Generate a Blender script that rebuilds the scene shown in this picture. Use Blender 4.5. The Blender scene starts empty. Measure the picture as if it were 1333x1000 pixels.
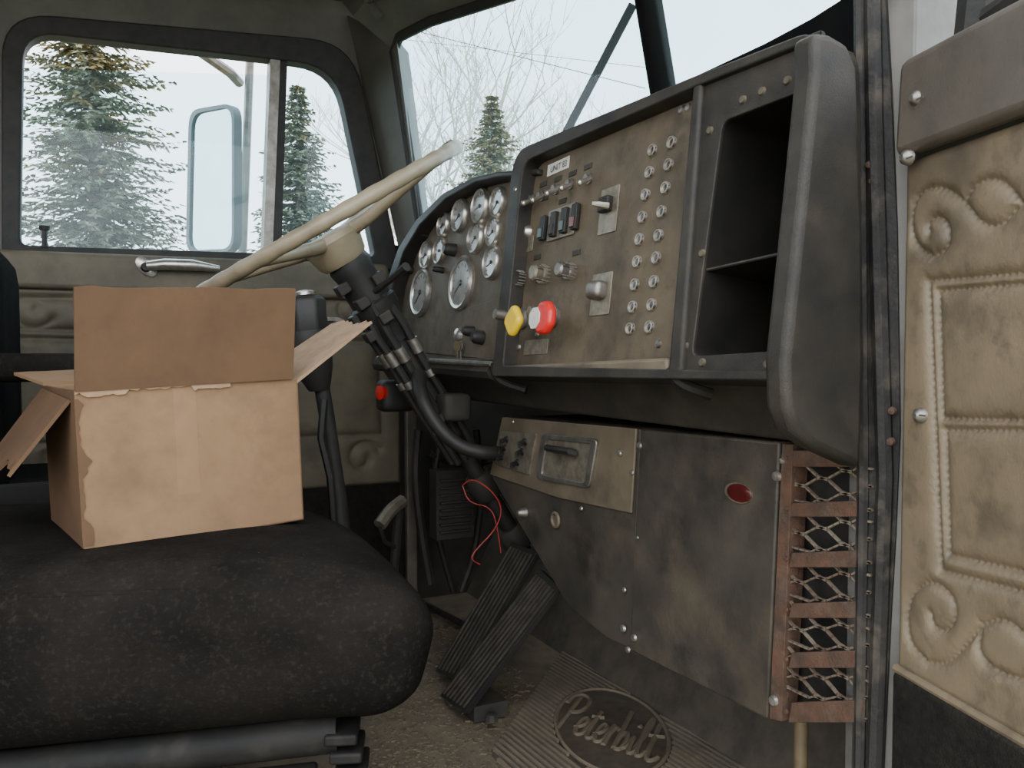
import bpy, bmesh, math, random
import numpy as np
from mathutils import Vector as V3, Matrix
rnd = random.Random(4)
sin, cos, R = math.sin, math.cos, math.radians
C = bpy.context.scene.collection

# ------------------------------------------------------------------ camera
F = 1080.0; YAW = R(26.4); PIT = R(-2.12)
CAM = V3((0, 0, .70))
fw = V3((sin(YAW)*cos(PIT), cos(YAW)*cos(PIT), sin(PIT)))
rt = V3((cos(YAW), -sin(YAW), 0)); up = rt.cross(fw)
cd = bpy.data.cameras.new('camera'); cam = bpy.data.objects.new('camera', cd); C.objects.link(cam)
cd.sensor_width = 36; cd.lens = 36*F/1333; cd.clip_start = .01; cd.clip_end = 300
cam.matrix_world = Matrix(((rt.x, up.x, -fw.x, CAM.x), (rt.y, up.y, -fw.y, CAM.y), (rt.z, up.z, -fw.z, CAM.z), (0, 0, 0, 1)))
bpy.context.scene.camera = cam
def ray(px, py): return fw*F + rt*(px-666.5) + up*(500-py)
def PY(px, py, y): d = ray(px, py); return CAM + d*(y/d.y)
def PXx(px, py, x): d = ray(px, py); return CAM + d*(x/d.x)
def PZ(px, py, z): d = ray(px, py); return CAM + d*((z-CAM.z)/d.z)

class Fr:
    """a flat panel in the cab: origin and two in-plane axes"""
    def __init__(s, O, U, V):
        s.O = V3(O); s.U = V3(U).normalized(); N = s.U.cross(V3(V)).normalized(); s.N = N; s.V = N.cross(s.U)
    def p(s, u, v, n=0): return s.O + s.U*u + s.V*v + s.N*n
    def w(s, px, py, n=0):
        d = ray(px, py); o = s.O + s.N*n
        return CAM + d*((o-CAM).dot(s.N)/d.dot(s.N))
    def hit(s, px, py, n=0):
        q = s.w(px, py, n) - s.O
        return (q.dot(s.U), q.dot(s.V))
    def P(s, pts, n=0): return [s.hit(x, y, n) for x, y in pts]

def rounded(poly, r, seg=5):
    """round the corners of a 2-D polygon"""
    out = []; n = len(poly)
    for i in range(n):
        a, b, c = [np.array(poly[j % n], float) for j in (i-1, i, i+1)]
        rr = r[i] if isinstance(r, (list, tuple)) else r
        d1 = a-b; d2 = c-b; l1 = np.linalg.norm(d1); l2 = np.linalg.norm(d2)
        rr = min(rr, l1*.49, l2*.49)
        p1 = b + d1/l1*rr; p2 = b + d2/l2*rr
        for k in range(seg+1):
            t = k/seg
            out.append(tuple((1-t)**2*p1 + 2*t*(1-t)*b + t*t*p2))
    return out
def smooth(pts, it=2):
    pts = [V3(p) if len(p) == 3 else tuple(p) for p in pts]
    mixp = (lambda a, b, t: a*(1-t)+b*t) if len(pts[0]) == 3 else (lambda a, b, t: (a[0]*(1-t)+b[0]*t, a[1]*(1-t)+b[1]*t))
    for _ in range(it):
        q = [pts[0]]
        for a, b in zip(pts, pts[1:]): q += [mixp(a, b, .25), mixp(a, b, .75)]
        pts = q+[pts[-1]]
    return pts

WL = {}
class MB:
    def __init__(s): s.v = []; s.f = []
    def add(s, vs, fs):
        k = len(s.v); s.v += [V3(v) for v in vs]; s.f += [tuple(i+k for i in f) for f in fs]; return s
    def box(s, c, size, ax=None):
        c = V3(c); ax = ax or (V3((1, 0, 0)), V3((0, 1, 0)), V3((0, 0, 1)))
        vs = [c + ax[0]*(size[0]/2*i) + ax[1]*(size[1]/2*j) + ax[2]*(size[2]/2*k) for i in (-1, 1) for j in (-1, 1) for k in (-1, 1)]
        return s.add(vs, [(0, 1, 3, 2), (4, 6, 7, 5), (0, 4, 5, 1), (2, 3, 7, 6), (0, 2, 6, 4), (1, 5, 7, 3)])
    def prism(s, pts, vec, cap0=True, cap1=True):
        n = len(pts); pts = [V3(p) for p in pts]; vec = V3(vec)
        fs = [(i, (i+1) % n, n+(i+1) % n, n+i) for i in range(n)]
        if cap0: fs.append(tuple(range(n-1, -1, -1)))
        if cap1: fs.append(tuple(range(n, 2*n)))
        return s.add(pts + [p+vec for p in pts], fs)
    def fprism(s, fr, uv, n0, n1, cap0=True, cap1=True):
        return s.prism([fr.p(u, v, n0) for u, v in uv], fr.N*(n1-n0), cap0, cap1)
    def ring(s, fr, outer, inner, n0, n1, back=True):
        n = len(outer); vs = []
        for L, nn in ((outer, n1), (inner, n1), (outer, n0), (inner, n0)): vs += [fr.p(u, v, nn) for u, v in L]
        fs = []
        for i in range(n):
            j = (i+1) % n
            fs += [(i, j, n+j, n+i), (2*n+i, 2*n+j, j, i), (n+i, n+j, 3*n+j, 3*n+i)]
            if back: fs.append((3*n+i, 3*n+j, 2*n+j, 2*n+i))
        return s.add(vs, fs)
    def tube(s, path, r, n=8, closed=False, caps=True):
        path = [V3(p) for p in path]; m = len(path); vs = []; fs = []
        rr = r if isinstance(r, (list, tuple)) else [r]*m
        t0 = (path[1]-path[0]).normalized()
        a = t0.orthogonal().normalized(); prev = t0
        for i in range(m):
            if closed: t = (path[(i+1) % m]-path[i-1]).normalized()
            else: t = (path[min(i+1, m-1)]-path[max(i-1, 0)]).normalized()
            q = prev.rotation_difference(t); a = q @ a; a = (a - t*a.dot(t)).normalized(); prev = t
            b = t.cross(a)
            for k in range(n):
                an = 2*math.pi*k/n; vs.append(path[i] + (a*cos(an)+b*sin(an))*rr[i])
        for i in range(m if closed else m-1):
            i2 = (i+1) % m
            for k in range(n):
                k2 = (k+1) % n; fs.append((i*n+k, i*n+k2, i2*n+k2, i2*n+k))
        if caps and not closed:
            fs.append(tuple(range(n-1, -1, -1))); fs.append(tuple((m-1)*n+k for k in range(n)))
        return s.add(vs, fs)
    def lathe(s, O, ax, prof, n=20, sc=(1, 1), ref=None):
        O = V3(O); ax = V3(ax).normalized()
        a = (V3(ref)-ax*V3(ref).dot(ax)).normalized() if ref is not None else ax.orthogonal().normalized()
        b = ax.cross(a); vs = []; fs = []
        for (r, h) in prof:
            for k in range(n):
                an = 2*math.pi*k/n; vs.append(O + ax*h + a*(cos(an)*r*sc[0]) + b*(sin(an)*r*sc[1]))
        for i in range(len(prof)-1):
            for k in range(n):
                k2 = (k+1) % n; fs.append((i*n+k, i*n+k2, (i+1)*n+k2, (i+1)*n+k))
        fs.append(tuple(range(n-1, -1, -1))); fs.append(tuple((len(prof)-1)*n+k for k in range(n)))
        return s.add(vs, fs)
    def rbox(s, O, ax, half, r, n=12, fn=None):
        bm = bmesh.new(); bmesh.ops.create_cube(bm, size=2)
        bmesh.ops.subdivide_edges(bm, edges=bm.edges[:], cuts=n, use_grid_fill=True)
        O = V3(O); h = V3(half); vs = []
        bm.verts.ensure_lookup_table(); bm.verts.index_update()
        for v in bm.verts:
            q = V3([math.copysign(abs(c)**.6, c)*hh for c, hh in zip(v.co, h)])
            i = V3([max(-(hh-r), min(hh-r, c)) for c, hh in zip(q, h)])
            d = q-i
            q2 = i + (d.normalized()*r if d.length > 1e-9 else d)
            if fn: q2 = fn(q2)
            vs.append(O + ax[0]*q2.x + ax[1]*q2.y + ax[2]*q2.z)
        fs = [tuple(v.index for v in f.verts) for f in bm.faces]; bm.free()
        return s.add(vs, fs)
    def build(s, name, mat, parent=None, bevel=0, sharp=38, sub=0, label=None, flat=False):
        lo = V3([min(v[i] for v in s.v) for i in range(3)]); hi = V3([max(v[i] for v in s.v) for i in range(3)])
        c = (lo+hi)/2; c.z = lo.z
        me = bpy.data.meshes.new(name); me.from_pydata([v-c for v in s.v], [], s.f)
        bm = bmesh.new(); bm.from_mesh(me); bmesh.ops.recalc_face_normals(bm, faces=bm.faces[:]); bm.to_mesh(me); bm.free()
        if not flat:
            me.polygons.foreach_set('use_smooth', [True]*len(me.polygons))
            me.set_sharp_from_angle(angle=R(sharp))
        me.materials.append(mat)
        o = bpy.data.objects.new(name, me); C.objects.link(o)
        if parent is not None:
            o.parent = parent; o.location = c - WL[parent.name]
        else: o.location = c
        WL[o.name] = c
        if bevel:
            b = o.modifiers.new('bevel', 'BEVEL'); b.width = bevel; b.segments = 3; b.limit_method = 'ANGLE'; b.angle_limit = R(40)
        if sub:
            b = o.modifiers.new('sub', 'SUBSURF'); b.levels = sub; b.render_levels = sub
        if label: o['label'] = label
        return o
def root(name, loc, label, cat, group=None, kind=None):
    o = bpy.data.objects.new(name, None); C.objects.link(o); o.location = loc; o.empty_display_size = .05
    WL[o.name] = V3(loc); return tag(o, label, cat, group, kind)
def tag(o, label, cat, group=None, kind=None):
    o['label'] = label; o['category'] = cat
    if group: o['group'] = group
    if kind: o['kind'] = kind
    return o

# ------------------------------------------------------------------ materials
def mat(name, c1, c2=None, scale=6, rough=.7, metal=0, bump=0, bscale=120, dust=None, damt=.0, lo=.35, hi=.65, spec=.5, stain=None, samt=0, sscale=3, stain2=None, s2amt=0, s2scale=20, sheen=0):
    m = bpy.data.materials.new(name); m.use_nodes = True; nt = m.node_tree; N = nt.nodes; L = nt.links
    b = N['Principled BSDF']; b.inputs['Roughness'].default_value = rough; b.inputs['Metallic'].default_value = metal
    b.inputs['Specular IOR Level'].default_value = spec; b.inputs['Sheen Weight'].default_value = sheen
    geo = N.new('ShaderNodeNewGeometry')
    def noise(sc, det=6):
        t = N.new('ShaderNodeTexNoise'); t.inputs['Scale'].default_value = sc; t.inputs['Detail'].default_value = det
        t.inputs['Roughness'].default_value = .62; L.new(geo.outputs['Position'], t.inputs['Vector']); return t.outputs['Fac']
    def mrange(x, a, d, o0=0., o1=1.):
        t = N.new('ShaderNodeMapRange'); t.inputs[1].default_value = a; t.inputs[2].default_value = d
        t.inputs[3].default_value = o0; t.inputs[4].default_value = o1; L.new(x, t.inputs[0]); return t.outputs[0]
    def mix(f, a, bb):
        t = N.new('ShaderNodeMix'); t.data_type = 'RGBA'
        L.new(f, t.inputs[0])
        for s_, x in ((6, a), (7, bb)):
            if isinstance(x, tuple): t.inputs[s_].default_value = (*x, 1)
            else: L.new(x, t.inputs[s_])
        return t.outputs[2]
    col = mix(mrange(noise(scale), lo, hi), c1, c2 or tuple(x*.8 for x in c1))
    if stain: col = mix(mrange(noise(sscale, 8), .5, .72, 0, samt), col, stain)
    if stain2: col = mix(mrange(noise(s2scale, 10), .53, .68, 0, s2amt), col, stain2)
    if dust:
        sp = N.new('ShaderNodeSeparateXYZ'); L.new(geo.outputs['Normal'], sp.inputs[0])
        f1 = mrange(sp.outputs[2], -.2, 1, .25, 1.0)
        f2 = mrange(noise(scale*2.3, 8), .3, .75, 0, damt)
        mu = N.new('ShaderNodeMath'); mu.operation = 'MULTIPLY'; L.new(f1, mu.inputs[0]); L.new(f2, mu.inputs[1])
        col = mix(mu.outputs[0], col, dust)
    L.new(col, b.inputs['Base Color'])
    if bump:
        bn = N.new('ShaderNodeBump'); bn.inputs['Strength'].default_value = bump; bn.inputs['Distance'].default_value = .002
        L.new(noise(bscale, 3), bn.inputs['Height']); L.new(bn.outputs[0], b.inputs['Normal'])
    return m
TAN = (.30, .235, .155)
m_black = mat('black_dusty_plastic', (.0125, .0122, .0122), (.026, .023, .020), 9, .52, 0, .35, 500, TAN, .18, spec=.28, stain=(.065, .052, .038), samt=.28, sscale=16)
m_blackv = mat('black_vinyl', (.013, .013, .0135), (.022, .021, .0195), 9, .5, 0, .25, 600, TAN, .08, spec=.3)
m_under = mat('dusty_under_dash', (.018, .017, .016), (.036, .031, .026), 8, .6, 0, .4, 90, TAN, .25, stain=(.08, .064, .046), samt=.45, sscale=9, spec=.3)
m_dark = mat('dark_dusty_metal', (.018, .017, .016), (.032, .029, .025), 9, .7, 0, .2, 100, TAN, .18, spec=.3)
m_liner = mat('black_cubby_liner', (.006, .006, .006), (.011, .0105, .010), 9, .6, 0, .2, 100, TAN, .10, spec=.2)
m_sill = mat('matt_black_sill', (.006, .006, .006), (.010, .0095, .009), 9, .9, spec=.05)
m_rail = mat('matt_black_rail', (.010, .0095, .009), (.017, .0155, .014), 12, .6, 0, .2, 200, spec=.13, stain=(.05, .042, .034), samt=.3, sscale=30)
m_rubber = mat('black_rubber', (.011, .011, .012), (.020, .019, .018), 20, .6, 0, .2, 200, TAN, .12, spec=.3)
m_seal = mat('scuffed_black_seal', (.012, .011, .011), (.026, .023, .021), 12, .6, 0, .5, 150, None, 0, stain=(.11, .088, .065), samt=.6, sscale=25, spec=.3)
m_panel = mat('brown_dusty_panel', (.118, .090, .058), (.068, .053, .036), 9, .62, .05, .3, 250, TAN, .30, spec=.3, stain=(.028, .023, .018), samt=.85, sscale=8, stain2=(.032, .026, .020), s2amt=.6, s2scale=30)
m_gpanel = mat('grey_dusty_panel', (.100, .081, .058), (.060, .049, .036), 16, .6, 0, .2, 250, TAN, .32, spec=.2, stain=(.030, .025, .020), samt=.65, sscale=12)
m_cab = mat('grey_brown_cabinet_metal', (.060, .052, .043), (.027, .024, .022), 5, .5, .15, .25, 200, TAN, .3, spec=.35, stain=(.130, .100, .067), samt=.5, sscale=7, stain2=(.015, .014, .0135), s2amt=.75, s2scale=11)
m_cabtan = mat('tan_dusty_metal', (.150, .115, .075), (.095, .075, .050), 10, .6, .1, .2, 200, TAN, .32, stain=(.036, .029, .022), samt=.75, sscale=11)
m_rust = mat('rust', (.105, .053, .035), (.052, .034, .026), 30, .9, 0, .7, 350, (.14, .105, .075), .45, spec=.15, stain=(.12, .093, .072), samt=.5, sscale=50)
m_mesh = mat('rusty_mesh_metal', (.17, .14, .105), (.10, .068, .047), 25, .8, 0, .1, 400, spec=.2)
m_gback = mat('grey_core_behind_mesh', (.040, .037, .034), (.014, .013, .0125), 12, .85, spec=.1)
m_chrome = mat('worn_chrome', (.60, .58, .54), (.40, .36, .31), 60, .3, .85, .1, 300)
m_stud = mat('dull_silver_ring', (.44, .41, .36), (.28, .255, .22), 60, .38, .6, 0)
m_steel = mat('dull_steel', (.30, .28, .255), (.18, .16, .135), 40, .45, .8, .2, 300)
m_plate = mat('aluminium_plate', (.26, .225, .172), (.17, .145, .108), 60, .45, .5, .1, 300, None, 0, stain=(.06, .05, .04), samt=.5, sscale=30)
m_gface = mat('gauge_face_painted_reflection', (.28, .272, .25), (.19, .184, .168), 30, .12, 0, 0, spec=.6)  # pale sky reflection of the gauge glass put into the face colour
m_gdark = mat('dark_gauge_mark', (.02, .02, .02), None, 5, .4)
m_yellow = mat('yellow_knob', (.75, .50, .01), (.62, .41, .01), 40, .4, 0, .05, 200)
m_red = mat('red_knob', (.62, .02, .015), (.45, .02, .015), 40, .4, 0, .05, 200)
m_white = mat('white_sticker', (.68, .66, .61), (.55, .52, .47), 40, .55)
m_reflect = mat('red_reflector', (.075, .009, .009), (.04, .006, .006), 80, .3)
m_lens = mat('dark_brown_lens', (.05, .025, .018), (.02, .014, .012), 80, .3)
m_rockr = mat('dark_red_rocker', (.09, .012, .010), None, 20, .35)
m_rockg = mat('dark_green_rocker', (.014, .026, .018), None, 20, .35)
m_cream = mat('cream_wheel_plastic', (.31, .258, .168), (.23, .187, .122), 12, .42, 0, .1, 150, TAN, .3, stain=(.11, .083, .056), samt=.5, sscale=14)
m_vinyl = mat('tan_quilted_vinyl', (.192, .145, .092), (.126, .097, .063), 7, .42, 0, .25, 300, None, 0, stain=(.055, .044, .033), samt=.9, sscale=7, stain2=(.080, .063, .044), s2amt=.65, s2scale=32)
m_vinyld = mat('greybrown_vinyl', (.105, .086, .068), (.058, .049, .040), 9, .5, 0, .25, 350, TAN, .15)
m_olive = mat('olive_tan_vinyl', (.120, .101, .067), (.077, .066, .047), 8, .55, 0, .2, 300, None, 0, stain=(.034, .029, .023), samt=.7, sscale=7, spec=.3)
m_frame = mat('grey_green_paint', (.098, .096, .083), (.066, .065, .057), 8, .5, 0, .1, 100, TAN, .15, spec=.3)
m_pillar = mat('grey_beige_paint', (.18, .17, .155), (.12, .112, .10), 8, .5, 0, .1, 100, None, 0, stain=(.06, .05, .04), samt=.6, sscale=12)
m_velour = mat('black_velour', (.0060, .0054, .0052), (.0112, .0097, .0088), 7, 1, 0, .7, 420, (.11, .086, .062), .09, spec=.03, stain=(.017, .0145, .012), samt=.3, sscale=9, stain2=(.036, .029, .023), s2amt=.38, s2scale=190)
m_carpet = mat('black_carpet', (.010, .010, .010), (.018, .017, .016), 60, 1, 0, 1, 500, TAN, .12, spec=.05)
m_card = mat('cardboard', (.232, .140, .077), (.185, .111, .061), 7, .85, 0, .15, 350, None, 0, stain=(.108, .067, .041), samt=.8, sscale=6, spec=.15, stain2=(.155, .096, .055), s2amt=.55, s2scale=18)
m_carddark = mat('shaded_and_crushed_cardboard', (.122, .070, .039), (.089, .052, .031), 9, .9, 0, .15, 350, spec=.15)  # shade on flaps and left side put into the colour; also crushed corner
m_tape = mat('faint_tape', (.238, .144, .080), (.192, .116, .064), 7, .75, spec=.2, stain=(.112, .069, .042), samt=.7, sscale=6)
m_torn = mat('torn_pale_cardboard', (.31, .205, .125), (.235, .146, .083), 40, .9)
m_floor = mat('muddy_floor', (.135, .102, .068), (.08, .063, .045), 14, .9, 0, .9, 130, (.22, .17, .11), .6, stain=(.19, .145, .092), samt=.8, sscale=10)
m_firewall = mat('grimy_firewall', (.062, .050, .037), (.034, .028, .022), 10, .85, 0, .6, 130, (.2, .155, .1), .45)
m_matd = mat('dark_mat_sheet', (.062, .050, .036), (.042, .034, .027), 12, .85, 0, .3, 300, (.2, .155, .105), .3)
m_mat = mat('ribbed_rubber_mat', (.18, .142, .10), (.115, .094, .07), 12, .8, 0, .3, 300, (.26, .205, .14), .5)
m_letter = mat('raised_emblem_rubber', (.155, .124, .088), (.115, .092, .066), 20, .8, 0, .2, 300, (.24, .19, .13), .35, spec=.15)
m_badge = mat('worn_badge', (.052, .042, .031), (.080, .064, .046), 20, .85, 0, .2, 300, (.2, .155, .105), .25, spec=.15)
m_dirt = mat('dirt_crumbs', (.17, .13, .08), (.09, .072, .047), 90, 1)
m_crumb = mat('pale_crumbs', (.20, .175, .15), None, 90, 1)
m_wire = mat('red_wire', (.33, .025, .018), None, 30, .5)
m_brown = mat('brown_post', (.11, .078, .037), (.07, .05, .028), 30, .6)
m_mirror = mat('mirror_glass', (.62, .78, .80), (.55, .72, .75), 3, .08, 1)
m_mframe = mat('grey_mirror_frame', (.16, .19, .195), (.12, .145, .15), 3, .5)
m_spruce = mat('spruce_needles', (.115, .134, .084), (.195, .208, .152), 1.5, .9, spec=.05)
m_sprucetop = mat('spruce_brown_top', (.26, .195, .085), (.165, .155, .085), 1.5, .9, spec=.05)
m_bark = mat('grey_bark', (.22, .19, .165), (.15, .125, .11), 3, .9)
m_twig = mat('pale_twigs', (.60, .57, .52), (.50, .47, .43), 3, .9, spec=.1)
m_ground = mat('dry_grass', (.25, .22, .13), (.18, .17, .10), 2, 1, 0, .5, 10)

def glass(name, tint, haze):
    m = bpy.data.materials.new(name); m.use_nodes = True; nt = m.node_tree; N = nt.nodes; L = nt.links
    for n in list(N): N.remove(n)
    out = N.new('ShaderNodeOutputMaterial'); t = N.new('ShaderNodeBsdfTransparent'); t.inputs[0].default_value = (*tint, 1)
    g = N.new('ShaderNodeBsdfGlossy'); g.inputs['Roughness'].default_value = .03
    d = N.new('ShaderNodeBsdfDiffuse'); d.inputs[0].default_value = (.72, .82, .86, 1)
    nz = N.new('ShaderNodeTexNoise'); nz.inputs['Scale'].default_value = 3; nz.inputs['Detail'].default_value = 3
    ge = N.new('ShaderNodeNewGeometry'); L.new(ge.outputs['Position'], nz.inputs['Vector'])
    mr = N.new('ShaderNodeMapRange'); mr.inputs[1].default_value = .3; mr.inputs[2].default_value = .75; mr.inputs[3].default_value = haze*.8; mr.inputs[4].default_value = haze*1.2
    L.new(nz.outputs['Fac'], mr.inputs[0])
    m1 = N.new('ShaderNodeMixShader'); m1.inputs[0].default_value = .014; L.new(t.outputs[0], m1.inputs[1]); L.new(g.outputs[0], m1.inputs[2])
    m2 = N.new('ShaderNodeMixShader'); L.new(mr.outputs[0], m2.inputs[0]); L.new(m1.outputs[0], m2.inputs[1]); L.new(d.outputs[0], m2.inputs[2])
    L.new(m2.outputs[0], out.inputs[0]); return m
m_glass = glass('side_glass', (.86, .955, .98), .035)
m_wglass = glass('windshield_glass', (.82, .93, .955), .065)

# ------------------------------------------------------------------ text
def text_mesh(mb, s, fr_o, right, upv, size=1.0, shear=0, off=.008):
    cu = bpy.data.curves.new('t', 'FONT'); cu.body = s; cu.size = size; cu.shear = shear; cu.align_x = 'CENTER'; cu.align_y = 'CENTER'
    cu.offset = off*size
    ob = bpy.data.objects.new('t', cu); C.objects.link(ob)
    bpy.context.view_layer.update()
    me = bpy.data.meshes.new_from_object(ob.evaluated_get(bpy.context.evaluated_depsgraph_get()))
    mb.add([fr_o + right*v.co.x + upv*v.co.y for v in me.vertices], [tuple(p.vertices) for p in me.polygons])
    bpy.data.objects.remove(ob); bpy.data.curves.remove(cu); bpy.data.meshes.remove(me)

X, Y, Z = V3((1, 0, 0)), V3((0, 1, 0)), V3((0, 0, 1))
DY = 2.2
# ------------------------------------------------------------------ setting
o = MB().box((.15, 1.40, -.03), (2.0, 1.68, .06)).build('floor', m_floor); tag(o, 'muddy brown cab floor under the pedals and seat', 'floor', kind='structure')
o = MB().add([(.95, .5, 0), (1.1, .5, .28), (1.1, 2.25, .28), (.95, 2.25, 0), (1.12, .5, .28), (1.12, 2.25, .28), (1.12, .5, -.03), (1.12, 2.25, -.03)],
             [(0, 1, 2, 3), (1, 4, 5, 2), (4, 6, 7, 5), (0, 3, 7, 6), (0, 6, 4, 1), (3, 2, 5, 7)]).box((1.11, 1.4, .62), (.04, 1.75, .72)).build('wall_front', m_firewall)
tag(o, 'dirty dark firewall and toe board behind the pedals', 'wall', kind='structure')
o = MB().box((.91, 2.24, .5), (.42, .05, 1.0)).build('wall_left', m_dark); tag(o, 'dark kick panel between far door and firewall', 'wall', kind='structure')
o = MB().box((.93, .615, .45), (.40, .04, .94)).build('wall_right', m_dark); tag(o, 'dark kick panel behind the near door post', 'wall', kind='structure')
mb = MB(); mb.box((-.87, 1.42, .48), (.04, 1.7, .96)); mb.box((-.87, 1.42, 1.54), (.04, 1.7, .20)); mb.box((-.87, .72, 1.2), (.04, .30, .6)); mb.box((-.87, 2.12, 1.2), (.04, .30, .6))  # unseen rear window opening, added to let fill light reach the dash
o = mb.build('wall_back', m_olive); tag(o, 'rear wall of the cab with an unseen window opening added for fill light', 'wall', kind='structure')
o = MB().box((-.05, 1.4, 1.65), (1.75, 1.75, .04)).build('ceiling', m_frame); tag(o, 'grey headliner under the cab roof', 'ceiling', kind='structure')

# driver door (far side)
Dd = Fr((0, DY, 0), X, Z)
def dd(px, py, n=0): return Dd.hit(px, py, n)
d1 = root('door_1', (0.1, DY, 0.1), 'closed far driver door with olive quilted vinyl panel and big window', 'door', kind='structure')
O1, O2, O3, O4 = dd(24, 322), dd(28, 36), dd(440, 82), dd(492, 338)
mb = MB()
mb.fprism(Dd, [(-.85, .0), (.72, .0), (.72, O4[1]), O4, O1, (-.85, O1[1])], -.05, 0)
mb.fprism(Dd, [(-.85, O1[1]), O1, O2, (-.85, 1.63)], -.05, 0)
mb.fprism(Dd, [(-.85, 1.63), O2, O3, (.66, 1.63)], -.05, 0)
mb.fprism(Dd, [(.66, 1.63), O3, O4, (.72, O4[1])], -.05, 0)
mb.build('door_shell', m_frame, d1)
outer = rounded(Dd.P([(2, 338), (2, 14), (460, 54), (522, 352)], .02), [.02, .1, .12, .02], 7)
inner = rounded(Dd.P([(26, 319), (30, 40), (437, 86), (489, 334)], .02), [.02, .07, .10, .02], 7)
MB().ring(Dd, outer, inner, -.03, .02).build('window_seal', m_rubber, d1, bevel=.005)
mb = MB(); mb.fprism(Dd, Dd.P([(366, 70), (374, 70), (366, 340), (350, 340)], .01), -.03, .012); mb.build('vent_divider', m_rubber, d1)
mb = MB(); mb.fprism(Dd, Dd.P([(352, 70), (365, 70), (354, 340), (342, 340)], .012), -.03, .016); mb.build('divider_channel', m_steel, d1)
mb = MB(); mb.fprism(Dd, Dd.P([(20, 88), (352, 98), (348, 345), (20, 345)], -.02), -.026, -.02); mb.build('lowered_glass', m_glass, d1)
mb = MB(); mb.fprism(Dd, Dd.P([(372, 80), (450, 80), (492, 345), (362, 345)], -.02), -.026, -.02); mb.build('vent_glass', m_glass, d1)

def quilt(fr, u0, u1, v0, v1, du, lines, depth, width, n0, stitch=.12, pleat=0):
    nu = int((u1-u0)/du)+1; nv = int((v1-v0)/du)+1
    us = np.linspace(u0, u1, nu); vs_ = np.linspace(v0, v1, nv); U, Vv = np.meshgrid(us, vs_)
    dist = np.full(U.shape, 9.0); along = np.zeros(U.shape)
    for L in lines:
        s0 = 0
        for (a, b) in zip(L, L[1:]):
            ax, ay = a; dx, dy = b[0]-ax, b[1]-ay; l2 = dx*dx+dy*dy+1e-12
            t = np.clip(((U-ax)*dx+(Vv-ay)*dy)/l2, 0, 1)
            d = np.hypot(U-ax-t*dx, Vv-ay-t*dy); k = d < dist
            dist = np.where(k, d, dist); along = np.where(k, s0+t*math.sqrt(l2), along); s0 += math.sqrt(l2)
    h = depth*(1-np.exp(-(dist/width)**1.1)) + depth*stitch*np.exp(-(dist/(width*.22))**2)*(np.sin(along*2*math.pi/.007) > 0)
    if pleat: h = h + pleat*np.sin(along*2*math.pi/.008)*np.exp(-((dist-width*.9)/(width*.8))**2)
    edge = np.minimum(np.minimum(U-u0, u1-U), np.minimum(Vv-v0, v1-Vv))
    h = h*np.clip(edge/.008, 0, 1)**.5
    mb = MB()
    mb.add([fr.p(float(U[j, i]), float(Vv[j, i]), n0+float(h[j, i])) for j in range(nv) for i in range(nu)],
           [(j*nu+i, j*nu+i+1, (j+1)*nu+i+1, (j+1)*nu+i) for j in range(nv-1) for i in range(nu-1)])
    return mb
def scroll(cx, cy, r0, r1, a0, a1, n=26):
    return [(cx + (r0+(r1-r0)*k/n)*cos(R(a0+(a1-a0)*k/n)), cy + (r0+(r1-r0)*k/n)*sin(R(a0+(a1-a0)*k/n))) for k in range(n+1)]
# driver door trim
uA, vT = dd(-60, 372); vB = dd(460, 632)[1]; uB = dd(518, 500)[0]
lines = []
for (px, py, s) in ((40, 402, 1), (470, 596, -1), (455, 400, 1), (80, 600, -1)):
    cx, cy = dd(px, py); lines.append(scroll(cx, cy, .012, .05, 0, 330*s))
lines += [Dd.P([(16, 440), (300, 448), (300, 570), (16, 560), (16, 440)]), Dd.P([(5, 428), (310, 436), (310, 585), (5, 575), (5, 428)]),
          Dd.P([(330, 440), (490, 446), (495, 565), (330, 570), (330, 440)]), Dd.P([(-50, 388), (530, 392)])]
quilt(Dd, uA, uB, vB, vT, .004, lines, .012, .009, .012).build('quilted_panel', m_olive, d1, sharp=180)
mb = MB(); mb.fprism(Dd, Dd.P([(-60, 322), (505, 344), (514, 392), (-60, 372)], .03), 0, .035); mb.build('sill_pad', m_olive, d1, bevel=.012)
mb = MB(); mb.fprism(Dd, [(uA, .02), (uB, .02), (uB, vB), (uA, vB)], 0, .012); mb.build('kick_carpet', m_carpet, d1)
h = MB()
h.lathe(Dd.w(190, 348, .03), Dd.N, [(.0, 0), (.03, 0), (.028, .012), (.015, .016), (0, .016)], 20, (.6, 1))
h.tube([Dd.w(192, 346, .05), Dd.w(215, 344, .06), Dd.w(250, 345, .062), Dd.w(285, 350, .056)], [.012, .014, .014, .008], 10)
dh = h.build('door_handle', m_chrome, d1)
MB().lathe(Dd.w(190, 348, .046), Dd.N, [(.0, 0), (.012, 0), (.008, .005), (0, .005)], 14).build('lock_button', m_blackv, dh)
mb = MB(); mb.tube([Dd.w(58, 322, .02), Dd.w(58, 298, .02)], .006, 8); mb.lathe(Dd.w(58, 300, .02), Z, [(.0, 0), (.01, 0), (.012, .01), (.0, .014)], 12); mb.build('lock_knob', m_blackv, d1)
mb = MB(); pl = rounded(Dd.P([(417, 412), (446, 414), (444, 450), (417, 448)], .03), .012); pi = rounded(Dd.P([(422, 417), (441, 419), (439, 445), (422, 443)], .03), .01)
mb.ring(Dd, pl, pi, .01, .035); mb.build('pull_recess', m_steel, d1); MB().fprism(Dd, pi, .012, .016).build('recess_floor', m_dark, d1)

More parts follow.
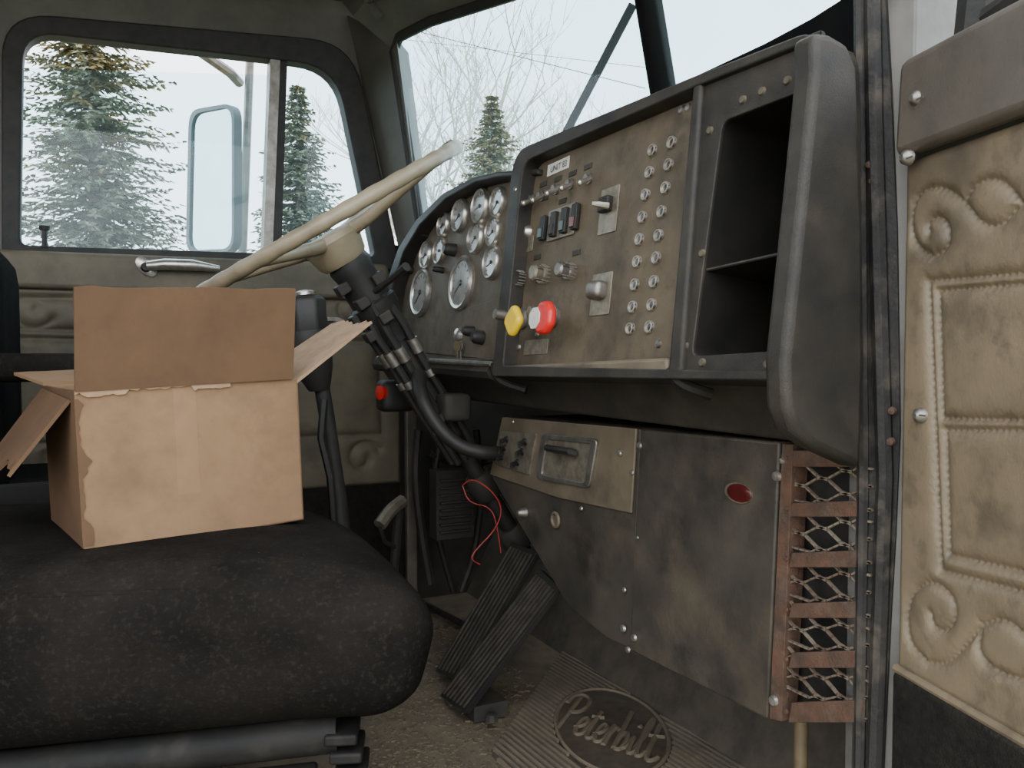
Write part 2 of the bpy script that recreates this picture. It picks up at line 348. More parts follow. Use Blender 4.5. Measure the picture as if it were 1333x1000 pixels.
# windshield
W1 = Fr(PY(545, 285, 2.05), V3(PY(862, 110, 1.38))-V3(PY(545, 285, 2.05)), V3(PY(513, 70, 2.05))-V3(PY(545, 285, 2.05)))
w1px = [(566, 420), (513, 68), (520, 48), (560, 28), (660, -4), (828, -60), (838, 0), (858, 110), (878, 220), (905, 420)]
uv1 = W1.P(w1px)
o = MB().fprism(W1, uv1, -.004, 0).build('window_1', m_wglass); tag(o, 'driver half of the split windshield behind the gauges', 'windshield', kind='structure')
cpl = W1.w(858, 110); cph = W1.w(828, -60); cdir = (cph-cpl)
A2 = V3((.80, .60, .9))
W2 = Fr(cpl, A2-cpl, cdir)
uv2 = [W2.hit(868, 110), W2.hit(838, -60), W2.hit(1190, -400), (1.02*W2.hit(1190, 0)[0], W2.hit(1190, 60)[1]), W2.hit(1180, 120), W2.hit(900, 300)]
o = MB().fprism(W2, uv2, -.004, 0).build('window_2', m_wglass); tag(o, 'passenger half of the split windshield above the cubby', 'windshield', kind='structure')
mb = MB(); mb.tube([W1.w(880, 220, .025), W1.w(862, 110, .025), W1.w(844, 0, .025), W1.w(833, -60, .025)], .027, 10)
o = mb.build('trim_1', m_sill); tag(o, 'black centre post between the two windshield panes', 'windshield post', kind='structure')
mb = MB(); mb.tube([W1.p(*p) for p in uv1[:6]], .013, 8); o = mb.build('trim_2', m_rubber); tag(o, 'black rubber seal around driver windshield pane', 'rubber seal', kind='structure')
mb = MB()
q = [PY(452, 20, DY), W1.w(516, 50, .01), W1.w(548, 300, .01), W1.w(566, 430, .01), PY(540, 430, DY), PY(518, 320, DY)]
mb.prism(q, V3((.06, .08, 0)))
rim = [W1.w(512, 66), W1.w(522, 44), W1.w(560, 24), W1.w(660, -8), W1.w(835, -64)]
top = [PY(440, -5, DY-.03), V3((.60, 2.0, 1.64)), V3((.66, 1.85, 1.64)), V3((.72, 1.65, 1.64)), V3((.80, 1.3, 1.64))]
mid = [(a*.5+b*.5) + V3((-.04, -.03, .0)) for a, b in zip(rim, top)]
k = len(rim); mb.add(rim+mid+top, [(i, i+1, k+i+1, k+i) for i in range(k-1)] + [(k+i, k+i+1, 2*k+i+1, 2*k+i) for i in range(k-1)])
o = mb.build('trim_3', m_frame); tag(o, 'grey painted far corner post and header above the windshield', 'corner post', kind='structure')
mb = MB(); mb.fprism(W2, W2.P([(874, 122), (884, 110), (1000, 56), (1060, 24), (1098, 0), (1112, -30), (1180, -30), (1180, 160), (900, 200)], .01), -.008, .014)
o = mb.build('trim_6', m_sill); tag(o, 'black sill and corner of the passenger windshield pane', 'windshield sill', kind='structure')
mb = MB(); mb.tube([V3((.62, 1.98, 1.52)), V3((.60, 2.0, 1.56)), V3((.60, 1.9, 1.58))], .012, 8); o = mb.build('visor_bracket', m_frame)
tag(o, 'small grey bracket at the headliner corner above windshield', 'bracket')

# near door post
plan = [(.712, .612), (.712, .598), (.7135, .573), (.7165, .560), (.85, .560), (.85, .635), (.72, .635)]
o = MB().prism([V3((x, y, -.15)) for x, y in plan], Z*1.8).build('trim_4', m_pillar, bevel=.002); tag(o, 'scuffed grey near door post beside the cubby', 'door post', kind='structure')
Ps = Fr((.700, .606, 0), V3((.712, .570, 0))-V3((.700, .606, 0)), Z)
mb = MB(); mb.fprism(Ps, Ps.P([(1111, -40), (1150, -40), (1160, 120), (1168, 300), (1172, 560), (1166, 700), (1160, 800), (1147, 1060), (1108, 1060), (1116, 600)]), -.03, .001)
mb.tube([Ps.w(1136, -40, .002), Ps.w(1139, 150, .003), Ps.w(1146, 400, .003), Ps.w(1152, 620, .004), Ps.w(1146, 800, .003), Ps.w(1136, 1060, .003)], .0085, 8)
mb.tube([Ps.w(1119, -40, .002), Ps.w(1122, 400, .002), Ps.w(1124, 620, .002), Ps.w(1118, 1060, .002)], .006, 8)
o = mb.build('trim_5', m_seal); tag(o, 'worn black rubber seal down the near door post', 'rubber seal', kind='structure')
for (px, py) in ((1133, 215), (1137, 236), (1162, 535), (1160, 575)):
    mb = MB(); mb.lathe(Ps.w(px, py, .006), Ps.N, [(.0, 0), (.0045, 0), (.0035, .004), (0, .005)], 10); o = mb.build('screw', m_rust)
    tag(o, 'small rusty screw head on the near door post', 'screw', 'screws on the near door post')

# ------------------------------------------------------------------ near passenger door, swung open
Dr = Fr((.71, .56, 0), (-.27, -.96, 0), Z)
d2 = root('door_2', (.64, .3, .15), 'open near passenger door with tan scroll-quilted vinyl panel', 'door', kind='structure')
mb = MB(); mb.fprism(Dr, [(.0, .15), (.62, .15), (.62, .96), (.0, .96)], -.06, -.004); mb.build('door_shell', m_pillar, d2, bevel=.006)
mb = MB()
mb.fprism(Dr, rounded([(.006, .888), (.60, .888), (.60, .978), (.012, .978)], .012), 0, .022); mb.build('upper_pad', m_vinyld, d2, bevel=.009)
def dr(pts): return Dr.P(pts)
S1 = smooth([(1222, 334), (1198, 320), (1191, 285), (1202, 250), (1232, 241), (1262, 262), (1284, 292), (1310, 296), (1330, 270), (1360, 245)])
S2 = smooth([(1222, 334), (1241, 322), (1243, 294), (1228, 280), (1214, 290), (1216, 304)])
S3 = smooth([(1262, 262), (1275, 240), (1300, 232), (1318, 240), (1335, 262)])
S4 = smooth([(1215, 862), (1190, 838), (1186, 795), (1198, 765), (1222, 755), (1247, 775), (1252, 800), (1240, 822), (1222, 817), (1218, 798)])
S5 = smooth([(1215, 862), (1240, 864), (1265, 838), (1290, 808), (1318, 805), (1345, 830)])
S6 = smooth([(1285, 812), (1278, 845), (1300, 872), (1340, 885)])
R1 = [(1380, 352), (1216, 366), (1232, 742), (1380, 780)]
R2 = [(1380, 366), (1229, 379), (1234, 544), (1380, 548), (1380, 366)]
R3 = [(1380, 560), (1238, 560), (1243, 722), (1380, 752), (1380, 560)]
lines = [dr(l) for l in (S1, S2, S3, S4, S5, S6, R1, R2, R3)]
quilt(Dr, .004, .26, .388, .886, .0013, lines, .0064, .0042, .002, .22, .00010).build('quilted_panel', m_vinyl, d2, sharp=180)
MB().fprism(Dr, [(.26, .388), (.60, .388), (.60, .886), (.26, .886)], 0, .008).build('panel_rear_half', m_vinyl, d2)
mb = MB(); mb.tube([Dr.p(.004, .388, .006), Dr.p(.3, .388, .006), Dr.p(.60, .388, .006)], .005, 8); mb.build('welt', m_vinyl, d2)
MB().fprism(Dr, [(.004, .15), (.60, .15), (.60, .386), (.004, .386)], 0, .012).build('kick_carpet', m_carpet, d2, bevel=.005)
for (px, py) in ((1197, 128), (1184, 205), (1201, 541)):
    mb = MB(); mb.lathe(Dr.w(px, py, .007 if py > 500 else .018), Dr.N, [(0, 0), (.008, 0), (.0065, .006), (.003, .009), (0, .009)], 14)
    mb.box(Dr.w(px, py, .015 if py > 500 else .026), (.009, .0016, .001), (Dr.U, Dr.V, Dr.N)); mb.build('trim_screw', m_steel, d2)
mb = MB(); mb.tube([Dr.p(.05, .965, -.03), Dr.p(.062, 1.06, -.03), Dr.p(.10, 1.25, -.03), Dr.p(.14, 1.45, -.03), Dr.p(.62, 1.46, -.03)], .02, 8); mb.build('window_frame', m_rubber, d2)
mb = MB(); mb.tube([Dr.p(.09, .99, -.012), Dr.p(.16, 1.0, -.012), Dr.p(.17, 1.2, -.02)], .012, 8); mb.build('vent_frame', m_rubber, d2)

# ------------------------------------------------------------------ dashboard
A = PY(655, 470, 1.28); B = PY(865, 462, .83); Cc = PY(683, 225, 1.28)
S = Fr(A, B-A, Cc-A)
dash = root('dashboard', (.8, 1.3, .6), 'long black dashboard with gauge cluster, brown switch panel and open cubby', 'dashboard')
HN = .026
out_px = [(640, 490), (668, 197), (905, 98), (1066, 35), (1026, 496)]
outer = rounded(S.P(out_px, HN), [.01, .05, .01, .03, .02], 5)
in_px = [(654, 476), (680, 211), (905, 112), (1060, 50), (1020, 484)]
inner = rounded(S.P(in_px, HN), [.01, .035, .01, .02, .012], 5)
mb = MB(); mb.ring(S, outer, inner, -.03, HN)
mb.prism([S.p(u, v, -.028) for u, v in outer], -S.N*.24, cap0=False)
mb.build('hood', m_black, dash, bevel=.004)
dv = S.P([(901, 112), (912, 107), (885, 490), (868, 488)], HN)
mb = MB(); mb.fprism(S, dv, -.03, HN); mb.build('divider', m_black, dash, bevel=.005)
# lip ends curling under
for pts in (((643, 474), (646, 490), (658, 500), (685, 508)), ((874, 480), (880, 494), (894, 504), (926, 514))):
    mb = MB(); mb.tube(smooth([S.w(pts[0][0], pts[0][1], HN-.008), S.w(*pts[1], HN-.01), S.w(*pts[2], HN-.018), S.w(*pts[3], -.02)], 1), .0075, 8); mb.build('lip_end', m_liner, dash)
# end cap
ecy = .578
ec = [(1060, 40), (1082, 43), (1106, 56), (1118, 88), (1126, 300), (1127, 470), (1123, 612), (1062, 584), (1034, 562), (1024, 530), (1022, 470), (1044, 260), (1061, 90)]
mb = MB(); mb.prism([PY(x, y, ecy) for x, y in ec], Y*.03); mb.build('end_cap', m_black, dash, bevel=.008)
# switch panel face
mb = MB(); mb.fprism(S, S.P([(650, 480), (676, 200), (912, 98), (880, 484)]), -.006, 0); spf = mb.build('switch_panel', m_panel, dash)
# cubby
CN = .018
cub_out = S.P([(905, 104), (1070, 38), (1032, 496), (876, 492)], CN)
cub_in = S.P([(940, 158), (1060, 112), (1022, 456), (900, 464)], CN)
mb = MB(); mb.ring(S, rounded(cub_out, .004, 3), rounded(cub_in, .012, 3), CN-.006, CN); mb.build('cubby_face', m_black, dash, bevel=.0015)
mb = MB(); mb.prism([S.p(u, v, CN-.004) for u, v in rounded(cub_in, .012, 3)], -S.N*.23, cap0=False); mb.build('cubby_liner', m_liner, dash)
a, b = S.hit(920, 350, CN-.006), S.hit(1046, 322, CN-.006)
mb = MB(); mb.fprism(S, [a, b, (b[0], b[1]-.003), (a[0], a[1]-.003)], -.20, CN-.006); mb.build('cubby_shelf', m_liner, dash)
mb = MB(); mb.fprism(S, [a, b, (b[0], b[1]-.002), (a[0], a[1]-.002)], CN-.006, CN-.005); mb.build('shelf_edge', m_under, dash)
mb = MB(); mb.box(S.w(1004, 143, -.01), (.035, .012, .03), (S.U, S.V, S.N)); mb.build('cubby_latch', m_steel, dash, bevel=.003)
for (px, py) in ((968, 130), (993, 119), (1026, 105), (925, 170), (915, 330), (893, 450), (1000, 474), (915, 472)):
    mb = MB(); mb.lathe(S.w(px, py, CN), S.N, [(0, 0), (.005, 0), (.004, .003), (0, .003)], 10); mb.build('cubby_screw', m_gpanel, dash)
# bottom ledge of the switch panel
mb = MB(); mb.fprism(S, S.P([(652, 476), (868, 465), (868, 486), (652, 490)], .022), -.005, .022); mb.build('ledge', m_cabtan, dash, bevel=.005)
mb = MB(); mb.fprism(S, S.P([(893, 482), (1022, 482), (1022, 494), (893, 494)], .022), -.005, .022); mb.build('cubby_ledge', m_black, dash, bevel=.003)
# underdash
prof = [(.640, .690), (.70, .600), (.97, .60), (.97, .69)]
mb = MB(); mb.prism([V3((x, .60, z)) for x, z in prof], Y*1.5); mb.build('under_panel', m_under, dash, bevel=.006)

def screw(fr, px, py, par, n=0, r=.004, m=None, name='screw'):
    mb = MB(); mb.lathe(fr.w(px, py, n), fr.N, [(0, 0), (r, 0), (r*.8, r*.6), (0, r*.7)], 10); return mb.build(name, m or m_steel, par)
# --- indicator lights
colL = [(851, 196), (847, 225), (842, 254), (838, 283), (834, 312), (831, 341), (828, 371), (825, 400), (822, 428)]
colR = [(876, 186), (872, 215), (868, 245), (863, 276), (859, 307), (856, 336), (853, 367), (850, 397), (847, 426)]
for (px, py) in colL+colR:
    mb = MB(); mb.lathe(S.w(px, py), S.N, [(0, 0), (.0082, 0), (.0082, .003), (.0074, .005), (.0062, .005), (.0060, .003), (0, .003)], 18); il = mb.build('indicator_light', m_stud, dash)
    mb = MB(); mb.lathe(S.w(px, py, .0025), S.N, [(0, 0), (.0061, 0), (.0048, .0016), (0, .0020)], 14); mb.build('lens', m_lens, il)
# --- toggles
def toggle(px, py, ang=-70, ln=.026, s=1.15):
    mb = MB(); mb.lathe(S.w(px, py), S.N, [(0, 0), (.0075*s, 0), (.0075*s, .003), (.005*s, .004), (.005*s, .009), (0, .009)], 12); t = mb.build('toggle_switch', m_steel, dash)
    d = (S.N*1.0 + S.V*sin(R(ang))*.6 + S.U*cos(R(ang))*.6).normalized(); b = S.w(px, py, .006)
    mb = MB(); mb.tube([b, b+d*ln*.5, b+d*ln*.9, b+d*ln], [.0022*s, .0034*s, .0042*s, .002*s], 10); mb.build('lever', m_chrome, t)
for (px, py) in ((684, 243), (694, 260), (706, 256), (725, 247), (744, 240), (768, 233)): toggle(px, py)
def quad(fr, px, py, w, h, n0, n1, name, m, par, bevel=.001, r=0):
    u, v = fr.hit(px, py); q = [(u-w/2, v-h/2), (u+w/2, v-h/2), (u+w/2, v+h/2), (u-w/2, v+h/2)]
    if r: q = rounded(q, r, 4)
    return MB().fprism(fr, q, n0, n1).build(name, m, par, bevel=bevel)
for (px, py) in ((708, 240), (727, 233), (746, 226), (766, 217), (700, 335), (751, 329), (710, 258), (733, 262)): quad(S, px, py, .022, .0075, 0, .0015, 'name_slot', m_dark, dash, 0)
stk = quad(S, 727, 217, .068, .019, 0, .0012, 'unit_sticker', m_white, dash, 0)
mb = MB(); text_mesh(mb, 'UNIT 83', S.w(727, 217, .002), S.U, S.V, .0145); mb.build('lettering', m_gdark, stk, flat=True)
# --- rockers
quad(S, 732, 290, .084, .050, 0, .003, 'rocker_frame', m_plate, dash, .001, .004)
for i, (px, py) in enumerate(((711, 298), (725, 293), (739, 288), (753, 283))):
    rk = quad(S, px, py, .0155, .040, .002, .010, 'rocker_switch', m_blackv, dash, .002)
    u, v = S.hit(px, py)
    MB().fprism(S, [(u-.006, v-.017), (u+.006, v-.017), (u+.006, v-.001), (u-.006, v-.001)], .009, .0125).build('rocker_lens', (m_rockg, m_black, m_rockg, m_rockr)[i], rk, bevel=.001)
# --- plates with levers
def plate(px, py, w, h, n=.0015): return quad(S, px, py, w, h, 0, n, 'switch_plate', m_plate, dash, .0005, .002)
p1 = plate(793, 274, .046, .066)
mb = MB(); u, v = S.hit(792, 268); mb.fprism(S, rounded([(u-.013, v-.010), (u+.013, v-.010), (u+.013, v+.012), (u-.013, v+.012)], .003), .001, .011); mb.build('switch_body', m_black, p1, bevel=.002)
mb = MB(); b = S.w(792, 268, .010); mb.tube([b, b+S.N*.014-S.U*.004, b+S.N*.022-S.U*.008], [.005, .0042, .003], 8); mb.build('lever', m_chrome, p1)
p2 = plate(783, 383, .050, .060)
mb = MB(); u, v = S.hit(783, 379)
mb.rbox(S.p(u, v, .008), (S.U, S.V, S.N), (.017, .013, .012), .009, 6); mb.build('switch_body', m_steel, p2)
p3 = plate(689, 318, .030, .026)
mb = MB(); b = S.w(688, 302); mb.lathe(b, S.N, [(0, 0), (.012, 0), (.010, .006), (.007, .010), (0, .010)], 14); mb.tube([b, b+S.N*.02-S.U*.022], [.004, .003], 8); mb.build('key_lever', m_chrome, dash)
# --- knobs
for (px, py, r, m) in ((676, 362, .014, m_chrome), (707, 357, .0165, m_plate), (741, 353, .014, m_steel)):
    mb = MB(); mb.lathe(S.w(px, py), S.N, [(0, 0), (r, 0), (r, .004), (r*.8, .006), (r*.85, .018), (r*.65, .021), (0, .021)], 18)
    for k in range(14):
        an = 2*math.pi*k/14; mb.box(S.w(px, py, .012)+(S.U*cos(an)+S.V*sin(an))*r*.84, (.0016, .0016, .012), (S.U, S.V, S.N))
    mb.build('control_knob', m, dash)
# --- brake valves
def ngon(fr, px, py, n, r, off, n0, n1):
    u, v = fr.hit(px, py, n1); return [(u+r*cos(2*math.pi*k/n+off), v+r*sin(2*math.pi*k/n+off)) for k in range(n)]
mb = MB(); mb.lathe(S.w(722, 412), S.N, [(0, 0), (.018, 0), (.018, .006), (.011, .009), (.009, .045), (0, .045)], 16); vb = mb.build('brake_valve', m_steel, dash)
mb = MB(); mb.fprism(S, ngon(S, 704, 413, 8, .026, .39, .044, .058), .044, .058); vk = mb.build('knob', m_red, vb, bevel=.005)
mb = MB(); mb.fprism(S, ngon(S, 695, 414, 8, .0165, .39, .057, .0595), .057, .0595); mb.build('knob_sticker', m_white, vk)
mb = MB(); mb.lathe(S.w(683, 415), S.N, [(0, 0), (.018, 0), (.018, .006), (.010, .009), (.008, .055), (0, .055)], 16); vb = mb.build('brake_valve', m_steel, dash)
u, v = S.hit(664, 417, .064)
mb = MB(); mb.fprism(S, rounded([(u+.028, v), (u, v+.028), (u-.028, v), (u, v-.028)], .009, 2), .051, .064); mb.build('knob', m_yellow, vb, bevel=.005)
quad(S, 698, 452, .078, .024, 0, .0015, 'name_plate', m_plate, dash, .0005, .002)
for (px, py) in ((897, 140), (888, 143), (676, 452), (690, 230), (858, 448), (663, 455), (700, 435)): screw(S, px, py, dash, 0, .0055, m_chrome if py < 145 else m_steel, 'panel_screw')

# --- gauge cluster
G0 = PY(500, 465, 2.03); G = Fr(G0, PY(640, 468, 1.394)-G0, PY(650, 240, 1.43)-PY(640, 468, 1.394))
GN = .034
go = [(497, 478), (496, 410), (503, 366), (518, 323), (541, 286), (576, 251), (616, 230), (646, 223), (700, 219)]
gi = [(505, 472), (504, 412), (511, 370), (525, 328), (546, 293), (580, 259), (618, 238), (647, 231), (700, 227)]
gou, giu = G.P(go, GN), G.P(gi, GN)
mb = MB(); mb.fprism(G, gou + giu[::-1], -.03, GN)
bot = G.hit(700, 480, GN); mb.prism([G.p(u, v, -.025) for u, v in gou+[bot]], -G.N*.25, cap0=False)
mb.build('cluster_hood', m_black, dash, bevel=.004)
mb = MB(); mb.fprism(G, G.P([(500, 476), (500, 412), (510, 360), (526, 320), (549, 285), (582, 255), (620, 235), (665, 228), (700, 226), (700, 480)]), -.008, 0); mb.build('gauge_panel', m_gpanel, dash)
mb = MB(); mb.fprism(G, G.P([(556, 460), (590, 408), (660, 385), (660, 470)]), 0, .003); mb.build('lower_plate', m_gpanel, dash, bevel=.001)
mb = MB(); mb.tube([G.w(492, 474, .04), G.w(560, 478, .04), G.w(645, 484, .04)], .016, 8); mb.build('cluster_ledge', m_black, dash)
mb = MB(); mb.tube([G.w(560, 470, .055), G.w(640, 474, .055)], .005, 8); mb.build('worn_edge', m_steel, dash)
def gauge(px, py, hpx, needle):
    r = hpx*( (G.w(px, py)-CAM).dot(fw) )/F; c = G.w(px, py)
    mb = MB(); mb.lathe(c, G.N, [(0, 0), (r*1.14, 0), (r*1.14, .006), (r*1.04, .011), (r*.93, .009), (r*.90, .004), (0, .004)], 28); g = mb.build('gauge', m_chrome, dash)
    mb = MB(); mb.lathe(c+G.N*.004, G.N, [(0, 0), (r*.91, 0), (r*.91, .002), (0, .002)], 28); mb.build('face', m_gface, g)
    mb = MB()
    for k in range(11):
        an = R(-40+26*k); d = G.U*cos(an)+G.V*sin(an); e = G.N.cross(d); mb.box(c+G.N*.0065+d*r*.76, (r*.13, r*.045, .0006), (d, e, G.N))
    d = G.U*cos(R(needle))+G.V*sin(R(needle)); e = G.N.cross(d)
    mb.box(c+G.N*.0068+d*r*.28, (r*.75, r*.06, .0008), (d, e, G.N)); mb.lathe(c+G.N*.0062, G.N, [(0, 0), (r*.13, 0), (r*.1, .003), (0, .003)], 10)
    mb.build('needle_and_scale', m_gdark, g)
for (px, py, h, nd) in ((580, 293, 15, 200), (601, 281, 20, 210), (628, 269, 21, 190), (651, 264, 18, 220), (557, 332, 16, 200), (575, 327, 16, 170), (622, 310, 19, 215), (645, 302, 18, 205), (550, 381, 28, 225), (603, 369, 32, 215), (643, 342, 20, 200)):
    gauge(px, py, h, nd)
for (px, py, r) in ((592, 326, .014), (556, 302, .017), (537, 352, .008), (577, 352, .007), (630, 440, .014), (618, 432, .011)):
    mb = MB(); mb.lathe(G.w(px, py), G.N, [(0, 0), (r, 0), (r*.9, .02), (r*.6, .026), (0, .026)], 14); mb.build('black_knob', m_blackv, dash)
mb = MB(); mb.lathe(G.w(600, 437), G.N, [(0, 0), (.016, 0), (.014, .01), (.008, .014), (0, .014)], 16); mb.build('ignition_switch', m_chrome, dash)
kr = root('key_bunch', G.w(597, 470, .02), 'brass keys hanging from the ignition below the gauges', 'keys')
for j, (dx, dz) in enumerate(((0, 0), (.007, .004))):
    c = G.w(599, 440, .018)+V3((-.004*j, dx, 0)); mb = MB()
    mb.lathe(c-Z*.016, V3((1, .3*j, 0)), [(0, 0), (.011, 0), (.011, .002), (0, .002)], 12); mb.box(c-Z*.042, (.002, .007, .034)); mb.build('key', m_brown if j else m_steel, kr)

# ------------------------------------------------------------------ lower cabinet
Lc = Fr((.70, 1.449, .268), -Y, Z)
cab = root('heater_cabinet', (.83, 1.0, .26), 'dirty metal heater cabinet under the dashboard with rusty mesh grille', 'cabinet')
def LP(pts, n=0): return Lc.P(pts, n)
mb = MB(); mb.fprism(Lc, LP([(655, 543), (834, 559), (822, 846), (790, 832), (740, 790), (640, 622)]), -.25, 0); mb.build('left_body', m_cab, cab, bevel=.003)
mb = MB(); mb.fprism(Lc, LP([(656, 543), (831, 558), (824, 668), (728, 648), (640, 618)]), 0, .004); mb.build('upper_plate', m_cabtan, cab, bevel=.0015)
mb = MB(); mb.fprism(Lc, LP([(836, 559), (1018, 576), (1002, 936), (823, 847)]), -.25, .004); mb.build('access_panel', m_cab, cab, bevel=.003)
mb = MB(); mb.fprism(Lc, LP([(1018, 578), (1032, 579), (1017, 940), (1001, 936)], .005), -.02, .005); mb.build('grille_edge', m_rust, cab, bevel=.001)
mb = MB(); mb.fprism(Lc, LP([(1018, 578), (1124, 600), (1119, 940), (1004, 938)], -.03), -.24, -.03); mb.build('grille_core', m_gback, cab)
strips = [(584, 608), (652, 673), (717, 739), (783, 805), (847, 870), (912, 941)]
for (a, b) in strips:
    mb = MB(); mb.fprism(Lc, LP([(1030, a+3), (1122, a), (1120, b), (1026, b)], .004), -.002, .004); mb.build('rust_strip', m_rust, cab, bevel=.001)
    screw(Lc, 1024, (a+b)/2, cab, .005, .0028, m_rust, 'strip_rivet')
u0 = Lc.hit(1012, 760)[0]; u1 = Lc.hit(1132, 760)[0]
# expanded metal: neighbouring waves of opposite phase touch at their peaks and leave wide flat diamonds
for (s0, s1) in zip(strips, strips[1:]):
    va = Lc.hit(1075, s0[1]-6)[1]; vb_ = Lc.hit(1075, s1[0]+8)[1]; mb = MB(); nhalf = 4; rows = 4; rh = (va-vb_)/rows
    for i in range(rows+1):
        pts = []
        for k in range(nhalf*4+1):
            u = u0+(u1-u0)*k/(nhalf*4); ph = math.pi*(k/4+i); w_ = cos(ph); w_ = math.copysign(abs(w_)**.75, w_)
            v = vb_+rh*i+rh*.5*w_; pts.append(Lc.p(u, min(va, max(vb_, v)), -.002))
        for (a, b) in zip(pts, pts[1:]):
            d = (b-a); l = d.length; d.normalize(); e = Lc.N.cross(d)
            mb.box((a+b)/2, (l+.001, .0021, .004), (d, e, Lc.N))
    mb.build('mesh_section', m_mesh, cab, flat=True)
# ashtray
ash = LP([(704, 565), (777, 572), (766, 636), (697, 624)], .01); ashi = LP([(711, 572), (769, 578), (760, 629), (704, 618)], .01)
mb = MB(); mb.ring(Lc, rounded(ash, .012), rounded(ashi, .009), 0, .010); at = mb.build('ashtray', m_steel, cab, bevel=.002)
MB().fprism(Lc, rounded(ashi, .009), 0, .006).build('ashtray_front', m_plate, at)
mb = MB(); mb.tube([Lc.w(712, 583, .012), Lc.w(722, 585, .022), Lc.w(742, 588, .022), Lc.w(749, 590, .012)], .006, 8); mb.build('ashtray_pull', m_blackv, at)
# switch plate
mb = MB(); mb.fprism(Lc, rounded(LP([(652, 561), (698, 565), (688, 619), (644, 604)], .008), .004), 0, .008); swp = mb.build('heater_switch_plate', m_plate, cab, bevel=.001)
for (px, py) in ((660, 572), (684, 575), (657, 583), (680, 588), (654, 595), (674, 602)):
    b = Lc.w(px, py, .008); mb = MB(); mb.lathe(b, Lc.N, [(0, 0), (.007, 0), (.005, .005), (0, .005)], 10); mb.tube([b, b+Lc.N*.016+Lc.U*.010-Z*.002, b+Lc.N*.022+Lc.U*.02-Z*.006], [.004, .005, .003], 8); mb.build('heater_toggle', m_blackv, swp)
mb = MB(); mb.lathe(Lc.w(962, 642, .004), Lc.N, [(0, 0), (.0245, 0), (.024, .002), (.022, .003), (0, .003)], 24, (1, .53), Lc.U); rf = mb.build('reflector', m_gpanel, cab)
mb = MB(); mb.lathe(Lc.w(962, 642, .0065), Lc.N, [(0, 0), (.022, 0), (.02, .0015), (.012, .002), (0, .002)], 24, (1, .52), Lc.U); mb.build('reflector_lens', m_reflect, rf)
mb = MB(); c = Lc.w(723, 677, .004); mb.tube([c+(Lc.U*cos(t)+Lc.V*sin(t))*.012 for t in [2*math.pi*k/16 for k in range(16)]], .003, 8, True); mb.lathe(c-Lc.N*.003, Lc.N, [(0, 0), (.012, 0), (.012, .002), (0, .002)], 14); mb.build('hole_ring', m_cabtan, cab)
mb = MB(); mb.lathe(Lc.w(684, 667, 0), Lc.N, [(0, 0), (.010, 0), (.008, .010), (.005, .016), (0, .018)], 12); mb.build('bolt', m_steel, cab)
for (px, py, r) in ((1012, 620, .0065), (833, 580, .005), (826, 830, .006), (1008, 912, .0065), (1018, 600, .004), (812, 818, .006), (818, 846, .005), (807, 590, .005), (668, 549, .004), (823, 615, .004), (757, 662, .004), (830, 700, .003), (813, 768, .004)):
    screw(Lc, px, py, cab, .005, r, m_chrome, 'cabinet_screw')
mb = MB(); b = PXx(1043, 930, .73); mb.tube([b, V3((b.x, b.y, 0))], .0085, 10); mb.build('support_post', m_brown, cab)

# ------------------------------------------------------------------ steering wheel and column
tilt = R(32.3); rc = PY(422, 290, 1.6); wd = V3((cos(tilt), 0, sin(tilt))); wn = V3((-sin(tilt), 0, cos(tilt)))
sw = root('steering_wheel', rc - wn*.09, 'large cream steering wheel seen edge-on, rim cracked and peeling', 'steering wheel')
Rw = .292
def wp(ang, r, h=0): return rc + wd*(cos(R(ang))*r) + Y*(sin(R(ang))*r) + wn*h
mb = MB()
mb.tube([wp(k*2, Rw) for k in range(180)], [.0126 + .0013*(.5+.5*sin(2*math.pi*k/5)) for k in range(180)], 12, True); mb.build('rim', m_cream, sw, sharp=60)
for a in (45, 135, 225, 315):
    mb = MB(); mb.tube([wp(a, .03, -.036), wp(a, .09, -.031), wp(a, .17, -.018), wp(a, .25, -.005), wp(a, .288, 0)], [.016, .0135, .011, .0095, .0095], 10); mb.build('spoke', m_cream, sw)
mb = MB(); mb.lathe(rc-wn*.086-wd*.006, wn, [(0, 0), (.042, 0), (.050, .01), (.056, .035), (.061, .048), (.056, .060), (.042, .066), (0, .068)], 28); mb.build('hub', m_cream, sw)
mb = MB(); mb.tube([wp(-26, .292, .007), wp(-14, .294, .011), wp(-4, .298, .012), wp(2, .304, .015)], [.004, .0080, .0075, .003], 6); mb.build('peeling_strip', m_torn, sw)
ax = -wn
def cp(d, dx=0, dy=0): return rc + ax*d + wd*dx + Y*dy
col = root('steering_column', PY(655, 755, 1.6), 'black taped steering column running from the wheel hub to the floor', 'steering column')
mb = MB(); mb.lathe(cp(.082), ax, [(0, 0), (.040, 0), (.044, .012), (.040, .03), (.042, .091), (.048, .096), (.048, .116), (.038, .136), (.034, .186), (0, .186)], 20); mb.build('upper_housing', m_blackv, col)
mb = MB()
for (d, a) in ((.125, 200), (.165, 230), (.19, 180), (.14, 300), (.21, 260), (.23, 200)):
    c = cp(d, cos(R(a))*.045, sin(R(a))*.045); mb.box(c, (.026, .03, .022), (wd, Y, ax))
mb.build('clamp_band', m_black, col, bevel=.003)
mb = MB(); mb.tube([cp(.2), cp(.36), cp(.5)], [.030, .028, .026], 14); mb.tube([cp(.5), cp(.62), cp(.83)], [.019, .019, .019], 10); mb.build('column_tube', m_blackv, col)
mb = MB(); mb.lathe(cp(.60), ax, [(0, 0), (.028, 0), (.032, .015), (.032, .05), (.024, .06), (0, .06)], 14); mb.lathe(cp(.74), ax, [(0, 0), (.028, 0), (.034, .01), (.034, .05), (0, .05)], 14); mb.build('shaft_joint', m_dark, col)
